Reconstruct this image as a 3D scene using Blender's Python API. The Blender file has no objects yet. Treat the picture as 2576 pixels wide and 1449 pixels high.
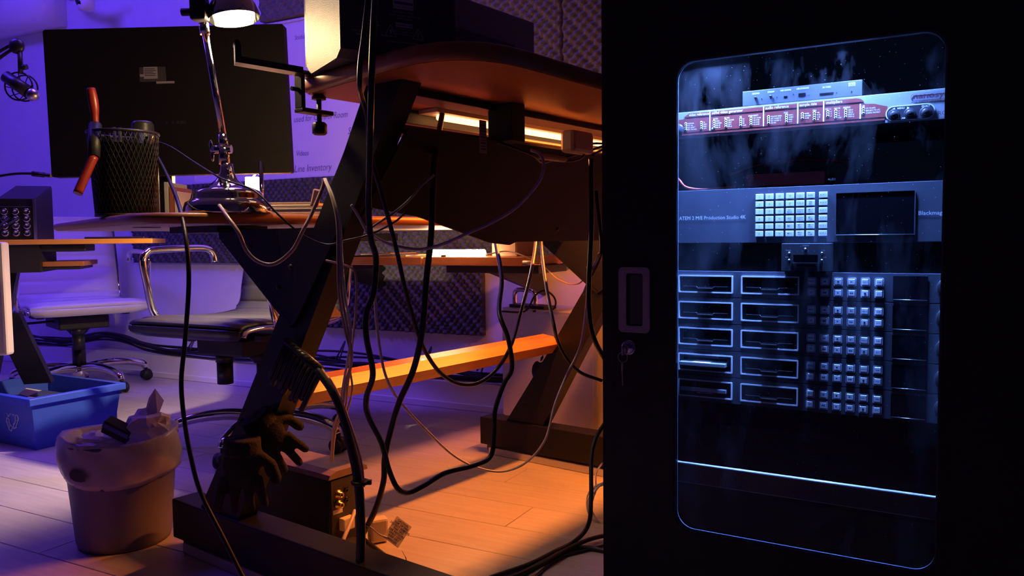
import bpy, bmesh, math, random
from mathutils import Vector, Matrix
random.seed(7)
C = bpy.context.scene.collection
S = bpy.context.scene
R = math.radians

# ------------------------------------------------------------------ camera
H = 0.71
PITCH, ROLL, FPX = R(3.6), 0.011, 2000.0
cp, sp = math.cos(PITCH), math.sin(PITCH)
Fw = Vector((0, cp, -sp)); U0 = Vector((0, sp, cp)); R0 = Vector((1, 0, 0))
cr, sr = math.cos(ROLL), math.sin(ROLL)
RR = R0 * cr - U0 * sr; UU = R0 * sr + U0 * cr
cam = bpy.data.cameras.new('camera'); co = bpy.data.objects.new('camera', cam); C.objects.link(co)
m = Matrix.Identity(4)
for i in range(3):
    m[i][0] = RR[i]; m[i][1] = UU[i]; m[i][2] = -Fw[i]
m[2][3] = H
co.matrix_world = m
cam.sensor_fit = 'HORIZONTAL'; cam.sensor_width = 36; cam.lens = 36 * FPX / 2576; cam.clip_start = 0.02; cam.clip_end = 50
S.camera = co
O = Vector((0, 0, H))
def at(x, y, t):                      # a point measured off the photograph at depth t metres
    return O + (RR * ((x - 1288) / FPX) - UU * ((y - 724.5) / FPX) + Fw) * t
def gz(x, y, h=0.0):                  # ... or on the level h
    d = RR * ((x - 1288) / FPX) - UU * ((y - 724.5) / FPX) + Fw
    return O + d * ((h - H) / d.z)

# ------------------------------------------------------------------ world, view, lights
S.view_settings.view_transform = 'Standard'; S.view_settings.look = 'None'
S.view_settings.exposure = 0.0; S.view_settings.gamma = 1.0; S.view_settings.use_curve_mapping = False
wd = bpy.data.worlds.new('world'); S.world = wd; wd.use_nodes = True
wd.node_tree.nodes['Background'].inputs[0].default_value = (0.10, 0.05, 0.5, 1)
wd.node_tree.nodes['Background'].inputs[1].default_value = 0.02
def area(name, loc, target, size, col, power, sy=None, spread=180):
    l = bpy.data.lights.new(name, 'AREA'); l.energy = power; l.color = col; l.size = size; l.spread = R(spread)
    if sy: l.shape = 'RECTANGLE'; l.size_y = sy
    o = bpy.data.objects.new(name, l); C.objects.link(o); o.location = loc
    o.rotation_euler = (Vector(target) - Vector(loc)).to_track_quat('-Z', 'Y').to_euler(); return o
def point(name, loc, col, power, rad=0.02):
    l = bpy.data.lights.new(name, 'POINT'); l.energy = power; l.color = col; l.shadow_soft_size = rad
    o = bpy.data.objects.new(name, l); C.objects.link(o); o.location = loc; return o
def spot(name, loc, target, col, power, ang, rad=0.02, blend=.3):
    l = bpy.data.lights.new(name, 'SPOT'); l.energy = power; l.color = col; l.shadow_soft_size = rad
    l.spot_size = R(ang); l.spot_blend = blend
    o = bpy.data.objects.new(name, l); C.objects.link(o); o.location = loc
    o.rotation_euler = (Vector(target) - Vector(loc)).to_track_quat('-Z', 'Y').to_euler(); return o
area('blue_ceiling_wash', (-2.5, 2.75, 2.5), (-2.3, 3.9, 1.2), 0.8, (0.09, 0.03, 1.0), 34, 0.4)
area('violet_ceiling_wash', (-1.0, 2.7, 2.55), (-1.0, 2.6, 0), 1.0, (0.24, 0.10, 1.0), 15, 0.6, 130)

area('room_violet_light', (1.3, -.6, 2.4), (-.2, 1.6, .6), .8, (.20, .10, 1.0), 80, .6)

# ------------------------------------------------------------------ materials
MT = {}
def mat(name, col, rough=0.5, metal=0.0, emit=None, es=0.0, bump=0.0, bscale=40, var=0.0, vscale=8, spec=None, alpha=None, trans=0.0, stretch=None, objvar=0.0, coat=0.0):
    if name in MT: return MT[name]
    mm = bpy.data.materials.new(name); mm.use_nodes = True; nt = mm.node_tree; b = nt.nodes['Principled BSDF']
    b.inputs['Base Color'].default_value = (*col, 1); b.inputs['Roughness'].default_value = rough; b.inputs['Metallic'].default_value = metal
    if spec is not None: b.inputs['Specular IOR Level'].default_value = spec
    if coat: b.inputs['Coat Weight'].default_value = coat
    if emit: b.inputs['Emission Color'].default_value = (*emit, 1); b.inputs['Emission Strength'].default_value = es
    if alpha is not None: b.inputs['Alpha'].default_value = alpha
    if trans: b.inputs['Transmission Weight'].default_value = trans
    if bump or var or objvar:
        tc = nt.nodes.new('ShaderNodeTexCoord'); src = tc.outputs['Object']
        if stretch:
            mp = nt.nodes.new('ShaderNodeMapping'); mp.inputs['Scale'].default_value = stretch
            nt.links.new(src, mp.inputs[0]); src = mp.outputs[0]
    if bump:
        n = nt.nodes.new('ShaderNodeTexNoise'); n.inputs['Scale'].default_value = bscale; n.inputs['Detail'].default_value = 4
        nt.links.new(src, n.inputs['Vector'])
        bp = nt.nodes.new('ShaderNodeBump'); bp.inputs['Strength'].default_value = bump; bp.inputs['Distance'].default_value = 0.002
        nt.links.new(n.outputs['Fac'], bp.inputs['Height']); nt.links.new(bp.outputs[0], b.inputs['Normal'])
    if var or objvar:
        hs = nt.nodes.new('ShaderNodeHueSaturation'); hs.inputs['Color'].default_value = (*col, 1)
        n = nt.nodes.new('ShaderNodeTexNoise'); n.inputs['Scale'].default_value = vscale; n.inputs['Detail'].default_value = 6
        nt.links.new(src, n.inputs['Vector'])
        mr = nt.nodes.new('ShaderNodeMapRange'); mr.inputs[1].default_value = .3; mr.inputs[2].default_value = .7
        mr.inputs[3].default_value = 1 - var; mr.inputs[4].default_value = 1 + var
        nt.links.new(n.outputs['Fac'], mr.inputs[0]); out = mr.outputs[0]
        if objvar:
            oi = nt.nodes.new('ShaderNodeObjectInfo'); ma = nt.nodes.new('ShaderNodeMath'); ma.operation = 'MULTIPLY_ADD'
            ma.inputs[1].default_value = objvar * 2; ma.inputs[2].default_value = 1 - objvar
            nt.links.new(oi.outputs['Random'], ma.inputs[0])
            mu = nt.nodes.new('ShaderNodeMath'); mu.operation = 'MULTIPLY'
            nt.links.new(ma.outputs[0], mu.inputs[0]); nt.links.new(out, mu.inputs[1]); out = mu.outputs[0]
        nt.links.new(out, hs.inputs['Value']); nt.links.new(hs.outputs[0], b.inputs['Base Color'])
    MT[name] = mm; return mm
WHITE = mat('white_paint', (.80, .79, .80), .55, bump=.1, bscale=60)
WALL = mat('wall_paint', (.78, .77, .80), .6, bump=.15, bscale=90, var=.03)
CEIL = mat('ceiling_paint', (.3, .3, .33), .8, bump=.1)
PLANK = mat('floor_plank_wood', (.52, .47, .44), .42, bump=.15, bscale=25, var=.10, vscale=5, stretch=(1, 14, 1), objvar=.05)
JOINT = mat('floor_joint', (.10, .08, .07), .9)
FOAM = mat('charcoal_foam', (.10, .10, .105), .95, bump=.8, bscale=400, var=.35, vscale=300)
FOAMB = mat('blue_grey_foam', (.055, .055, .075), .95, bump=.8, bscale=400, var=.25, vscale=300)
FOAMR = mat('grey_foam', (.17, .165, .15), .95, bump=.8, bscale=400, var=.25, vscale=200)
CHERRY = mat('cherry_wood_edge', (.55, .20, .06), .32, bump=.1, bscale=14, var=.12, vscale=4, stretch=(2, 2, 22), coat=.2)
CHERRYD = mat('cherry_wood_dark', (.40, .14, .05), .38, bump=.1, bscale=14, var=.12, vscale=4)
MELA = mat('grey_underside_laminate', (.45, .42, .42), .45, bump=.05)
BLK = mat('black_powder_coat', (.007, .0068, .007), .45, bump=.15, bscale=350, spec=.3)
BLKM = mat('black_matte_metal', (.016, .015, .016), .5, bump=.15, bscale=250)
BLKP = mat('black_plastic', (.02, .02, .022), .38, bump=.1, bscale=120)
RUB = mat('black_rubber', (.012, .012, .013), .45)
RACK = mat('rack_black_paint', (.018, .017, .018), .48, bump=.3, bscale=450)
VOID = mat('rack_interior_black', (.004, .004, .005), .6, spec=.2)
CHROME = mat('chrome', (.80, .79, .80), .07, 1.0)
ALU = mat('brushed_aluminium', (.62, .61, .62), .3, 1.0, bump=.1, bscale=200)
MACAL = mat('anodised_aluminium', (.55, .52, .50), .42, .55, bump=.12, bscale=500)
SILVER = mat('silver_panel', (.27, .285, .30), .38, .1)
DKMET = mat('dark_grey_panel', (.072, .080, .105), .36, .1)
LEATH = mat('black_leather', (.03, .03, .035), .34, bump=.3, bscale=160)
WLEATH = mat('white_leather', (.80, .78, .80), .4, bump=.2, bscale=160)
RED = mat('red_plastic', (.30, .022, .014), .35)
NRED = mat('maroon_print', (.22, .030, .022), .45)
LTXT = mat('pale_print', (.80, .82, .85), .5)
DTXT = mat('dark_print', (.02, .02, .05), .5)
KEY = mat('frosted_key', (.85, .88, .95), .3)
SCRN = mat('dark_glass_screen', (.004, .004, .006), .12)
BLUE = mat('blue_bin_plastic', (.05, .12, .72), .38, bump=.1, bscale=60)
CARB = mat('white_cable', (.75, .70, .68), .4)
TAN = mat('clear_tan_cable', (.55, .38, .32), .3)
BAG = mat('white_bin_liner', (.75, .66, .68), .32, bump=.9, bscale=22, trans=.25)
PAPER = mat('white_paper', (.82, .79, .76), .7, bump=.2, bscale=30)
BASK = mat('grey_basket_plastic', (.20, .17, .23), .5, bump=.12, bscale=300)
KNIT = mat('black_knit', (.018, .017, .018), .9, bump=.9, bscale=260)
PINK = mat('pink_plastic', (.75, .38, .34), .4)
CARD = mat('tan_card', (.62, .47, .32), .7)
NAVY = mat('navy_plastic', (.03, .035, .09), .5)
BRASS = mat('brass', (.75, .55, .28), .3, 1.0)

# ------------------------------------------------------------------ mesh builder
class MB:
    def __init__(s): s.v = []; s.f = []; s.sm = []
    def add(s, vs, fs, smooth=False):
        n = len(s.v); s.v += [Vector(v) for v in vs]; s.f += [[i + n for i in f] for f in fs]; s.sm += [smooth] * len(fs); return s
    def box(s, x0, x1, y0, y1, z0, z1, bev=0):
        x0, x1 = sorted((x0, x1)); y0, y1 = sorted((y0, y1)); z0, z1 = sorted((z0, z1))
        if not bev:
            vs = [(x, y, z) for z in (z0, z1) for (x, y) in ((x0, y0), (x1, y0), (x1, y1), (x0, y1))]
            return s.add(vs, [(3, 2, 1, 0), (4, 5, 6, 7), (0, 1, 5, 4), (1, 2, 6, 5), (2, 3, 7, 6), (3, 0, 4, 7)])
        bm = bmesh.new(); bmesh.ops.create_cube(bm, size=1)
        for v in bm.verts: v.co = Vector(((x0 + x1) / 2 + v.co.x * (x1 - x0), (y0 + y1) / 2 + v.co.y * (y1 - y0), (z0 + z1) / 2 + v.co.z * (z1 - z0)))
        bmesh.ops.bevel(bm, geom=bm.edges[:], offset=bev, segments=2, affect='EDGES', profile=.5)
        bm.verts.index_update(); s.add([v.co.copy() for v in bm.verts], [[v.index for v in f.verts] for f in bm.faces]); bm.free(); return s
    def prism(s, poly, axis, lo, hi, smooth=False):     # polygon in the two other axes, extruded along axis (0,1,2)
        def P(p, k):
            if axis == 0: return (k, p[0], p[1])
            if axis == 1: return (p[0], k, p[1])
            return (p[0], p[1], k)
        n = len(poly); vs = [P(p, lo) for p in poly] + [P(p, hi) for p in poly]
        ar = sum(poly[i][0] * poly[(i + 1) % n][1] - poly[(i + 1) % n][0] * poly[i][1] for i in range(n))
        flip = (ar < 0) ^ (axis == 1)
        fs = [list(range(n))[::-1], list(range(n, 2 * n))] + [(i, (i + 1) % n, n + (i + 1) % n, n + i) for i in range(n)]
        if flip: fs = [list(f)[::-1] for f in fs]
        return s.add(vs, fs, smooth)
    def rod(s, p, q, r, r2=None, n=12, cap=True):
        p = Vector(p); q = Vector(q); r2 = r if r2 is None else r2
        d = (q - p).normalized(); a = d.orthogonal().normalized(); b = d.cross(a)
        vs = []
        for c, rr_ in ((p, r), (q, r2)):
            vs += [c + a * math.cos(2 * math.pi * i / n) * rr_ + b * math.sin(2 * math.pi * i / n) * rr_ for i in range(n)]
        s.add(vs, [(i, (i + 1) % n, n + (i + 1) % n, n + i) for i in range(n)], True)
        if cap: k = len(s.v) - 2 * n; s.f += [[k + i for i in range(n)][::-1], [k + n + i for i in range(n)]]; s.sm += [False, False]
        return s
    def lathe(s, prof, c=(0, 0, 0), n=32, ax=None, smooth=True, fn=None):   # prof of (r,z)
        c = Vector(c); vs = []; ax = Vector(ax).normalized() if ax else Vector((0, 0, 1))
        A = Vector((1, 0, 0)) if abs(ax.z) > .99 else ax.orthogonal().normalized(); B = ax.cross(A)
        for j, (r, z) in enumerate(prof):
            for i in range(n):
                t = 2 * math.pi * i / n; k = fn(t, j, r, z) if fn else 1
                vs.append(c + A * math.cos(t) * r * k + B * math.sin(t) * r * k + ax * z)
        fs = [(j * n + i, j * n + (i + 1) % n, (j + 1) * n + (i + 1) % n, (j + 1) * n + i) for j in range(len(prof) - 1) for i in range(n)]
        return s.add(vs, fs, smooth)
    def tube(s, pts, r, n=8, close=False, rf=None):
        pts = [Vector(p) for p in pts]; m_ = len(pts); vs = []; up = None
        for i, p in enumerate(pts):
            if close: d = pts[(i + 1) % m_] - pts[i - 1]
            else: d = pts[min(i + 1, m_ - 1)] - pts[max(i - 1, 0)]
            if d.length < 1e-9: d = Vector((0, 0, 1))
            d.normalize()
            if up is None: up = d.orthogonal().normalized()
            a = (up - d * up.dot(d)); a = a.normalized() if a.length > 1e-6 else d.orthogonal().normalized(); up = a; b = d.cross(a)
            rr_ = rf(i / (m_ - 1)) * r if rf else r
            vs += [p + (a * math.cos(2 * math.pi * k / n) + b * math.sin(2 * math.pi * k / n)) * rr_ for k in range(n)]
        e = m_ if close else m_ - 1
        fs = [(i * n + k, i * n + (k + 1) % n, ((i + 1) % m_) * n + (k + 1) % n, ((i + 1) % m_) * n + k) for i in range(e) for k in range(n)]
        s.add(vs, fs, True)
        if not close:
            k0 = len(s.v) - m_ * n; s.f += [[k0 + i for i in range(n)][::-1], [k0 + (m_ - 1) * n + i for i in range(n)]]; s.sm += [False, False]
        return s
    def ball(s, c, r, n=12, sc=(1, 1, 1)):
        c = Vector(c); k = n // 2
        vs = [c + Vector((r * sc[0] * math.sin(math.pi * j / k) * math.cos(2 * math.pi * i / n), r * sc[1] * math.sin(math.pi * j / k) * math.sin(2 * math.pi * i / n), r * sc[2] * math.cos(math.pi * j / k))) for j in range(k + 1) for i in range(n)]
        return s.add(vs, [((j + 1) * n + i, (j + 1) * n + (i + 1) % n, j * n + (i + 1) % n, j * n + i) for j in range(k) for i in range(n)], True)
    def quad(s, a, b, c, d): return s.add([a, b, c, d], [(0, 1, 2, 3)])
    def xf(s, M, k0=0):
        for i in range(k0, len(s.v)): s.v[i] = M @ s.v[i]
        return s
    def mesh(s, name, origin=None):
        me = bpy.data.meshes.new(name); o = Vector(origin) if origin is not None else Vector((0, 0, 0))
        me.from_pydata([tuple(v - o) for v in s.v], [], s.f)
        me.polygons.foreach_set('use_smooth', s.sm); me.update(); return me
def spline(pts, k=8):
    pts = [Vector(p) for p in pts]; out = []
    P = [pts[0] * 2 - pts[1]] + pts + [pts[-1] * 2 - pts[-2]]
    for i in range(1, len(P) - 2):
        for j in range(k):
            t = j / k; a, b, c, d = P[i - 1], P[i], P[i + 1], P[i + 2]
            out.append(.5 * ((2 * b) + (c - a) * t + (2 * a - 5 * b + 4 * c - d) * t * t + (3 * b - a - 3 * c + d) * t ** 3))
    out.append(pts[-1]); return out
def rrect(x0, x1, z0, z1, r, n=5):
    out = []
    for cx_, cz_, a0 in ((x1 - r, z1 - r, 0), (x0 + r, z1 - r, 90), (x0 + r, z0 + r, 180), (x1 - r, z0 + r, 270)):
        for i in range(n + 1):
            a = R(a0 + 90 * i / n); out.append((cx_ + r * math.cos(a), cz_ + r * math.sin(a)))
    return out
def ring(mb, outer, inner, y0, y1):   # frame between two equal-count outlines in xz, depth y0 (front) .. y1
    n = len(outer); vs = [(p[0], y0, p[1]) for p in outer] + [(p[0], y0, p[1]) for p in inner] + [(p[0], y1, p[1]) for p in outer] + [(p[0], y1, p[1]) for p in inner]
    fs = []
    for i in range(n):
        j = (i + 1) % n
        fs += [(i, n + i, n + j, j), (2 * n + j, 3 * n + j, 3 * n + i, 2 * n + i), (j, 2 * n + j, 2 * n + i, i), (n + i, 3 * n + i, 3 * n + j, n + j)]
    return mb.add(vs, fs)
_tc = {}
def text(mb, s_, x, z, size, y=0.0, align='LEFT', M=None, bold=0.0, sx=1.0, shear=0.0):
    """flat lettering in the xz plane facing -y"""
    key = (s_, bold, shear)
    if key not in _tc:
        cu = bpy.data.curves.new('t', 'FONT'); cu.body = s_; cu.size = 1; cu.resolution_u = 2; cu.offset = bold; cu.shear = shear; cu.align_x = 'CENTER'
        o = bpy.data.objects.new('t', cu); C.objects.link(o); dg = bpy.context.evaluated_depsgraph_get(); dg.update()
        me = o.evaluated_get(dg).to_mesh()
        vs = [v.co.copy() for v in me.vertices]; fs = [list(p.vertices) for p in me.polygons]
        o.evaluated_get(dg).to_mesh_clear(); bpy.data.objects.remove(o); bpy.data.curves.remove(cu)
        w = [v.x for v in vs] or [0]; _tc[key] = (vs, fs, min(w), max(w))
    vs, fs, lo, hi = _tc[key]
    dx = -lo if align == 'LEFT' else (0 if align == 'CENTER' else -hi)
    out = [Vector((x + (v.x + dx) * size * sx, y, z + v.y * size)) for v in vs]
    if M: out = [M @ v for v in out]
    return mb.add(out, fs)

# ------------------------------------------------------------------ frames and things
def frame(ox, oy, ang): return Matrix.Translation((ox, oy, 0)) @ Matrix.Rotation(ang, 4, 'Z')
G = Matrix.Identity(4)
FC = frame(.281, 1.362, R(-30.75))       # rack: x across its front, y into it
FD = frame(-.783, 1.794, R(-37.5))       # studio desk: x along the feet (towards the camera), y along its width
FW = frame(-.056, 3.188, math.atan2(-.469, .883))   # back wall: x along it, y into it
def setp(o, label=None, cat=None, group=None, kind=None):
    if label: o['label'] = label
    if cat: o['category'] = cat
    if group: o['group'] = group
    if kind: o['kind'] = kind
    return o
class Thing:
    def __init__(s, name, label, cat, fr=G, origin=(0, 0, 0), group=None):
        s.o = bpy.data.objects.new(name, None); C.objects.link(s.o); s.or_ = Vector(origin); s.fr = fr
        s.o.empty_display_size = .05
        s.o.matrix_world = fr @ Matrix.Translation(s.or_); setp(s.o, label, cat, group)
    def part(s, name, mb, mt, parent=None, label=None, kind=None):
        org = s.or_ if parent is None else s.or_ + Vector(parent['_o'] if '_o' in parent else (0, 0, 0))
        o = bpy.data.objects.new(name, mb.mesh(name, org)); C.objects.link(o); o.parent = parent or s.o
        o.data.materials.append(mt)
        if label: o['label'] = label
        if kind: o['kind'] = kind
        return o
    def inst(s, name, me, loc, parent=None, label=None):   # shared mesh at a local spot
        o = bpy.data.objects.new(name, me); C.objects.link(o); o.parent = parent or s.o
        o.location = Vector(loc) - (s.or_ if parent is None else Vector((0, 0, 0)))
        if label: o['label'] = label
        return o
def single(name, mb, mt, label, cat, fr=G, group=None, kind=None):
    c = sum(mb.v, Vector()) / len(mb.v); zmin = min(v.z for v in mb.v); c.z = zmin
    o = bpy.data.objects.new(name, mb.mesh(name, c)); C.objects.link(o); o.matrix_world = fr @ Matrix.Translation(c)
    o.data.materials.append(mt); setp(o, label, cat, group, kind); return o
def struct(name, mb, mt, fr=G, parent=None):
    o = bpy.data.objects.new(name, mb.mesh(name)); C.objects.link(o); o.data.materials.append(mt)
    if parent: o.parent = parent
    else: o.matrix_world = fr; o['kind'] = 'structure'
    return o
def copy_tree(o, parent=None):
    c = o.copy(); C.objects.link(c)
    if parent: c.parent = parent
    for ch in list(o.children): copy_tree(ch, c)
    return c
def mm_(mb, mt, name='m'):
    me = mb.mesh(name); me.materials.append(mt); return me
def cable(name, label, pts, r, mt, k=8, n=8, cat='cable', group=None):
    return single(name, MB().tube(spline(pts, k), r, n), mt, label, cat, G, group)

# ================================================================== SETTING
XL, XR, YB, YF = -3.55, 1.9, .08, -4.3
fl = struct('floor', MB().box(XL, XR, YF, YB, -.05, -.004), JOINT, FW)
PW, PL = .156, 1.22
pme = MB()
g = .0009; bz = .0012
vs = [(g, g, -.004), (PL - g, g, -.004), (PL - g, PW - g, -.004), (g, PW - g, -.004), (g, g, -bz), (PL - g, g, -bz), (PL - g, PW - g, -bz), (g, PW - g, -bz),
      (g + bz, g + bz, 0), (PL - g - bz, g + bz, 0), (PL - g - bz, PW - g - bz, 0), (g + bz, PW - g - bz, 0)]
pme.add(vs, [(0, 1, 5, 4), (1, 2, 6, 5), (2, 3, 7, 6), (3, 0, 4, 7), (4, 5, 9, 8), (5, 6, 10, 9), (6, 7, 11, 10), (7, 4, 8, 11), (8, 9, 10, 11)])
pme = mm_(pme, PLANK, 'plank')
row = 0; y = .0 - .012 - PW
while y > YF:
    x = XL - ((row * .43) % 1.0) * PL
    while x < XR:
        o = bpy.data.objects.new('plank', pme); C.objects.link(o); o.parent = fl; o.location = (x, y, 0); x += PL
    y -= PW; row += 1
struct('wall_back', MB().box(XL, XR, YB, YB + .1, 0, 2.62), WALL, FW)
struct('wall_left', MB().box(XL - .1, XL, YF, YB, 0, 2.62), WALL, FW)
struct('wall_right', MB().box(XR, XR + .1, YF, YB, 0, 2.62), mat('dark_wall', (.12, .12, .13), .7, bump=.1), FW)
struct('ceiling', MB().box(XL, XR, YF, YB, 2.62, 2.7), CEIL, FW)
bb = struct('baseboard_back', MB().box(XL, XR, -.002, YB, 0, .115, .004), WHITE, FW)
struct('baseboard_back_lower', MB().box(XL, XR, -.014, -.002, 0, .028, .003), WHITE, FW)

# ---- egg-crate foam on the wall
def foam(x0, x1, z0, z1, label, mt=FOAM, fr=FW, y=YB, p=.033, amp=.024, base=.018, jag=True):
    nx = max(4, int((x1 - x0) / (p / 6))); nz = max(4, int((z1 - z0) / (p / 6)))
    mb = MB(); vs = []
    def hgt(x, z):
        return base + amp * (.5 + .5 * math.sin(2 * math.pi * x / p) * math.sin(2 * math.pi * z / p * .98 + .3))**1.0 + amp * .2 * math.sin(2 * math.pi * (x + z) / (2 * p))
    for j in range(nz + 1):
        for i in range(nx + 1):
            x = x0 + (x1 - x0) * i / nx; z = z0 + (z1 - z0) * j / nz
            dz = 0
            vs.append((x, y - hgt(x, z), z))
    fs = [(j * (nx + 1) + i, j * (nx + 1) + i + 1, (j + 1) * (nx + 1) + i + 1, (j + 1) * (nx + 1) + i) for j in range(nz) for i in range(nx)]
    k = len(vs)
    rim = [i for i in range(nx + 1)] + [j * (nx + 1) + nx for j in range(1, nz + 1)] + [nz * (nx + 1) + i for i in range(nx - 1, -1, -1)] + [j * (nx + 1) for j in range(nz - 1, 0, -1)]
    vs += [(vs[r_][0], y - .001, vs[r_][2]) for r_ in rim]; n = len(rim)
    fs += [(rim[(i + 1) % n], rim[i], k + i, k + (i + 1) % n) for i in range(n)]
    mb.add(vs, fs, True)
    return single('acoustic_foam_tile', mb, mt, label, 'foam tile', fr, 'egg-crate foam tiles on the back wall')
foam(-2.28, -1.70, .60, 1.0, 'dark egg-crate foam tile on back wall, behind the grey mesh pencil cup')
foam(-1.695, -1.12, .60, 1.0, 'dark egg-crate foam tile on back wall, behind the chrome desk lamp base')
foam(-1.115, -.50, .60, 1.0, 'dark egg-crate foam tile on back wall, just under the whiteboard')
foam(-.495, .10, .60, 1.0, 'dark egg-crate foam tile on back wall, behind the lit tube lamp')
foam(.105, .72, .60, 1.0, 'dark egg-crate foam tile on back wall, behind the tan desk bracket at right', FOAMB)
foam(-.98, -.105, .305, .597, 'grey egg-crate foam tile with jagged lower edge, below the back desk', FOAM)
for k, (x0, lab) in enumerate(((-.34, 'olive-grey foam tile high on the wall, left of the big violet box'), (.27, 'olive-grey foam tile high on the wall, between violet box and black rack'))):
    foam(x0, x0 + .60, 1.12, 1.72, lab, FOAMR, p=.042)
foam(-.34, .26, 1.73, 2.25, 'olive-grey foam tile above the top of the photograph, over the violet box', FOAMR, p=.042)
foam(.27, .87, 1.73, 2.25, 'olive-grey foam tile above the top of the photograph, by the rack', FOAMR, p=.042)
foam(-1.30, -.36, 1.745, 2.1, 'grey foam tile above the whiteboard, behind the desk lamp shade', FOAMR, p=.042)

# ---- whiteboard
wb = Thing('whiteboard', 'white dry-erase board with faint handwriting on the back wall, right of the monitor', 'whiteboard', FW, (-1.1, YB, 1.0))
wb.part('board', MB().box(-1.80, -.36, YB - .012, YB - .001, 1.008, 1.725), mat('whiteboard_enamel', (.82, .80, .84), .25))
fm = MB(); ring(fm, [(-1.805, 1.002), (-1.805, 1.735), (-.352, 1.735), (-.352, 1.002)][::-1], [(-1.795, 1.012), (-1.795, 1.725), (-.362, 1.725), (-.362, 1.012)][::-1], YB - .018, YB - .001)
wb.part('frame', fm, WHITE)
yy = YB - .0135; INK = mat('marker_ink', (.06, .05, .28), .6)
for s_, px_, z_, sz in (('used for Control Room', -.80, 1.262, .042), ('Symphony', -.80, 1.185, .044), ('Videos', -1.035, 1.105, .036), ('+ Line Inventory', -.90, 1.030, .048), ('Studio notes', -.98, 1.64, .03)):
    wb.part('handwriting', text(MB(), s_, px_, z_, sz, yy, 'RIGHT' if s_ != 'Symphony' else 'LEFT', sx=.8, shear=.25, bold=-.012), INK)
# ---- air conditioner, ceiling camera (upper left)
ac = Thing('air_conditioner', 'white rounded wall air conditioner at the upper left corner', 'air conditioner', FW, (-3.1, YB, 1.93))
prof = [(YB, 1.93), (YB - .12, 1.91), (YB - .19, 1.95), (YB - .215, 2.03), (YB - .20, 2.15), (YB - .15, 2.20), (YB, 2.21)]
ac.part('body', MB().prism(prof, 0, -3.54, -2.80, True), WHITE)
cc = Thing('ceiling_camera', 'white camera on a curved white bracket above the monitor', 'camera', FW, (-2.38, YB, 1.9))
cc.part('bracket', MB().tube(spline([(-2.62, YB - .01, 2.1), (-2.60, YB - .10, 2.04), (-2.48, YB - .17, 2.0), (-2.37, YB - .2, 1.985)], 6), .022), WHITE)
cc.part('head', MB().lathe([(.0, -.05), (.035, -.045), (.045, -.01), (.04, .04), (.02, .06), (0, .062)], (-2.34, YB - .2, 1.95), 20), WHITE)
cc.part('lens', MB().lathe([(0, -.004), (.016, -.002), (.018, .006), (.0, .008)], (-2.34, YB - .237, 1.935), 16, (0, -1, -.5)), SCRN)
cc.part('clamp_nut', MB().rod((-2.27, YB - .2, 2.0), (-2.24, YB - .2, 2.02), .014), BLKP)
# ---- wall outlet + cable bundle on the ledge
ol = Thing('wall_outlet', 'white wall outlet behind the white chair with a black plug', 'outlet', FW, (-2.52, YB, .30))
ol.part('plate', MB().box(-2.555, -2.485, YB - .006, YB - .001, .24, .35, .002), WHITE)
ol.part('plug', MB().box(-2.58, -2.545, YB - .04, YB - .007, .30, .33, .004), BLKP)
random.seed(3)
for i in range(9):
    pts = []
    oy = -.0 + random.uniform(.0, .055); oz = random.uniform(0, .04); ph = random.uniform(0, 6)
    for j in range(26):
        x = -3.2 + j * .17 + (.0)
        zz = .122 + oz + .012 * math.sin(j * .8 + ph) + (.06 * math.exp(-((x + 2.45) / .25) ** 2)) + (.03 if i % 3 == 0 else 0) * math.sin(j * .37 + ph)
        pts.append((x, oy - .01 + .012 * math.sin(j * .6 + ph * 2), max(.122, zz)))
    single('cable', MB().tube(spline(pts, 4), .0055, 6), RUB, 'long black cable in the bundle lying along the white wall ledge', 'cable', FW, 'black cables bundled on the wall ledge')
for x, wh in ((-1.78, 'leftmost'), (-1.45, 'second from left'), (-.82, 'below the foam tile'), (-.35, 'second from right'), (-.08, 'rightmost')):
    t = MB().tube(spline([(x - .012, -.02, .17), (x, .0, .21), (x + .004, .03, .25), (x + .012, .0, .21), (x + .012, -.03, .16)], 4), .0035, 6)
    single('cable_tie', t, RUB, 'black hook-and-loop tie holding the wall cable bundle up, %s' % wh, 'cable tie', FW, 'cable ties along the wall bundle')

# ================================================================== STUDIO DESK (foreground, Z legs)
dk = Thing('studio_desk', 'studio desk with cherry edges, black slanted steel legs, main top and raised shelf', 'desk', FD, (.4, .5, .0))
SEP = 1.05; SH = .045
def leg(y0, sh, th=.05):
    f = dk.part('foot', MB().box(sh, sh + .92, y0 - .005, y0 + th + .015, .032, .122, .003), BLK)
    pm = MB().prism([(sh + .105, .122), (sh + .247, .122), (sh + .39, .368), (sh + .76, .976), (sh + .672, .976), (sh + .61, .867), (sh + .268, .353)], 1, y0 + .005, y0 + th)
    p = dk.part('leg', pm, BLK)
    gm = MB().prism([(sh + .225, .728), (sh + .458, .548), (sh + .47, .556), (sh + .60, .728)], 1, y0 - .004, y0 + .001)
    gm.prism([(sh + .225, .728), (sh + .225, .716), (sh + .452, .543), (sh + .458, .552)], 1, y0 - .004, y0 + .052)
    gm.box(sh + .225, sh + .60, y0 - .004, y0 + .055, .728, .733)
    gg = dk.part('gusset', gm, BLK)
    for bx_, bz_ in ((.42, .62), (.46, .66), (.33, .70)): dk.part('bolt', MB().lathe([(.0, -.003), (.004, -.0025), (.0055, 0)], (sh + bx_, y0 - .004, bz_), 12, (0, 1, 0)), BLKM, gg)
    return p
leg(0, 0); leg(SEP, SH)
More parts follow.
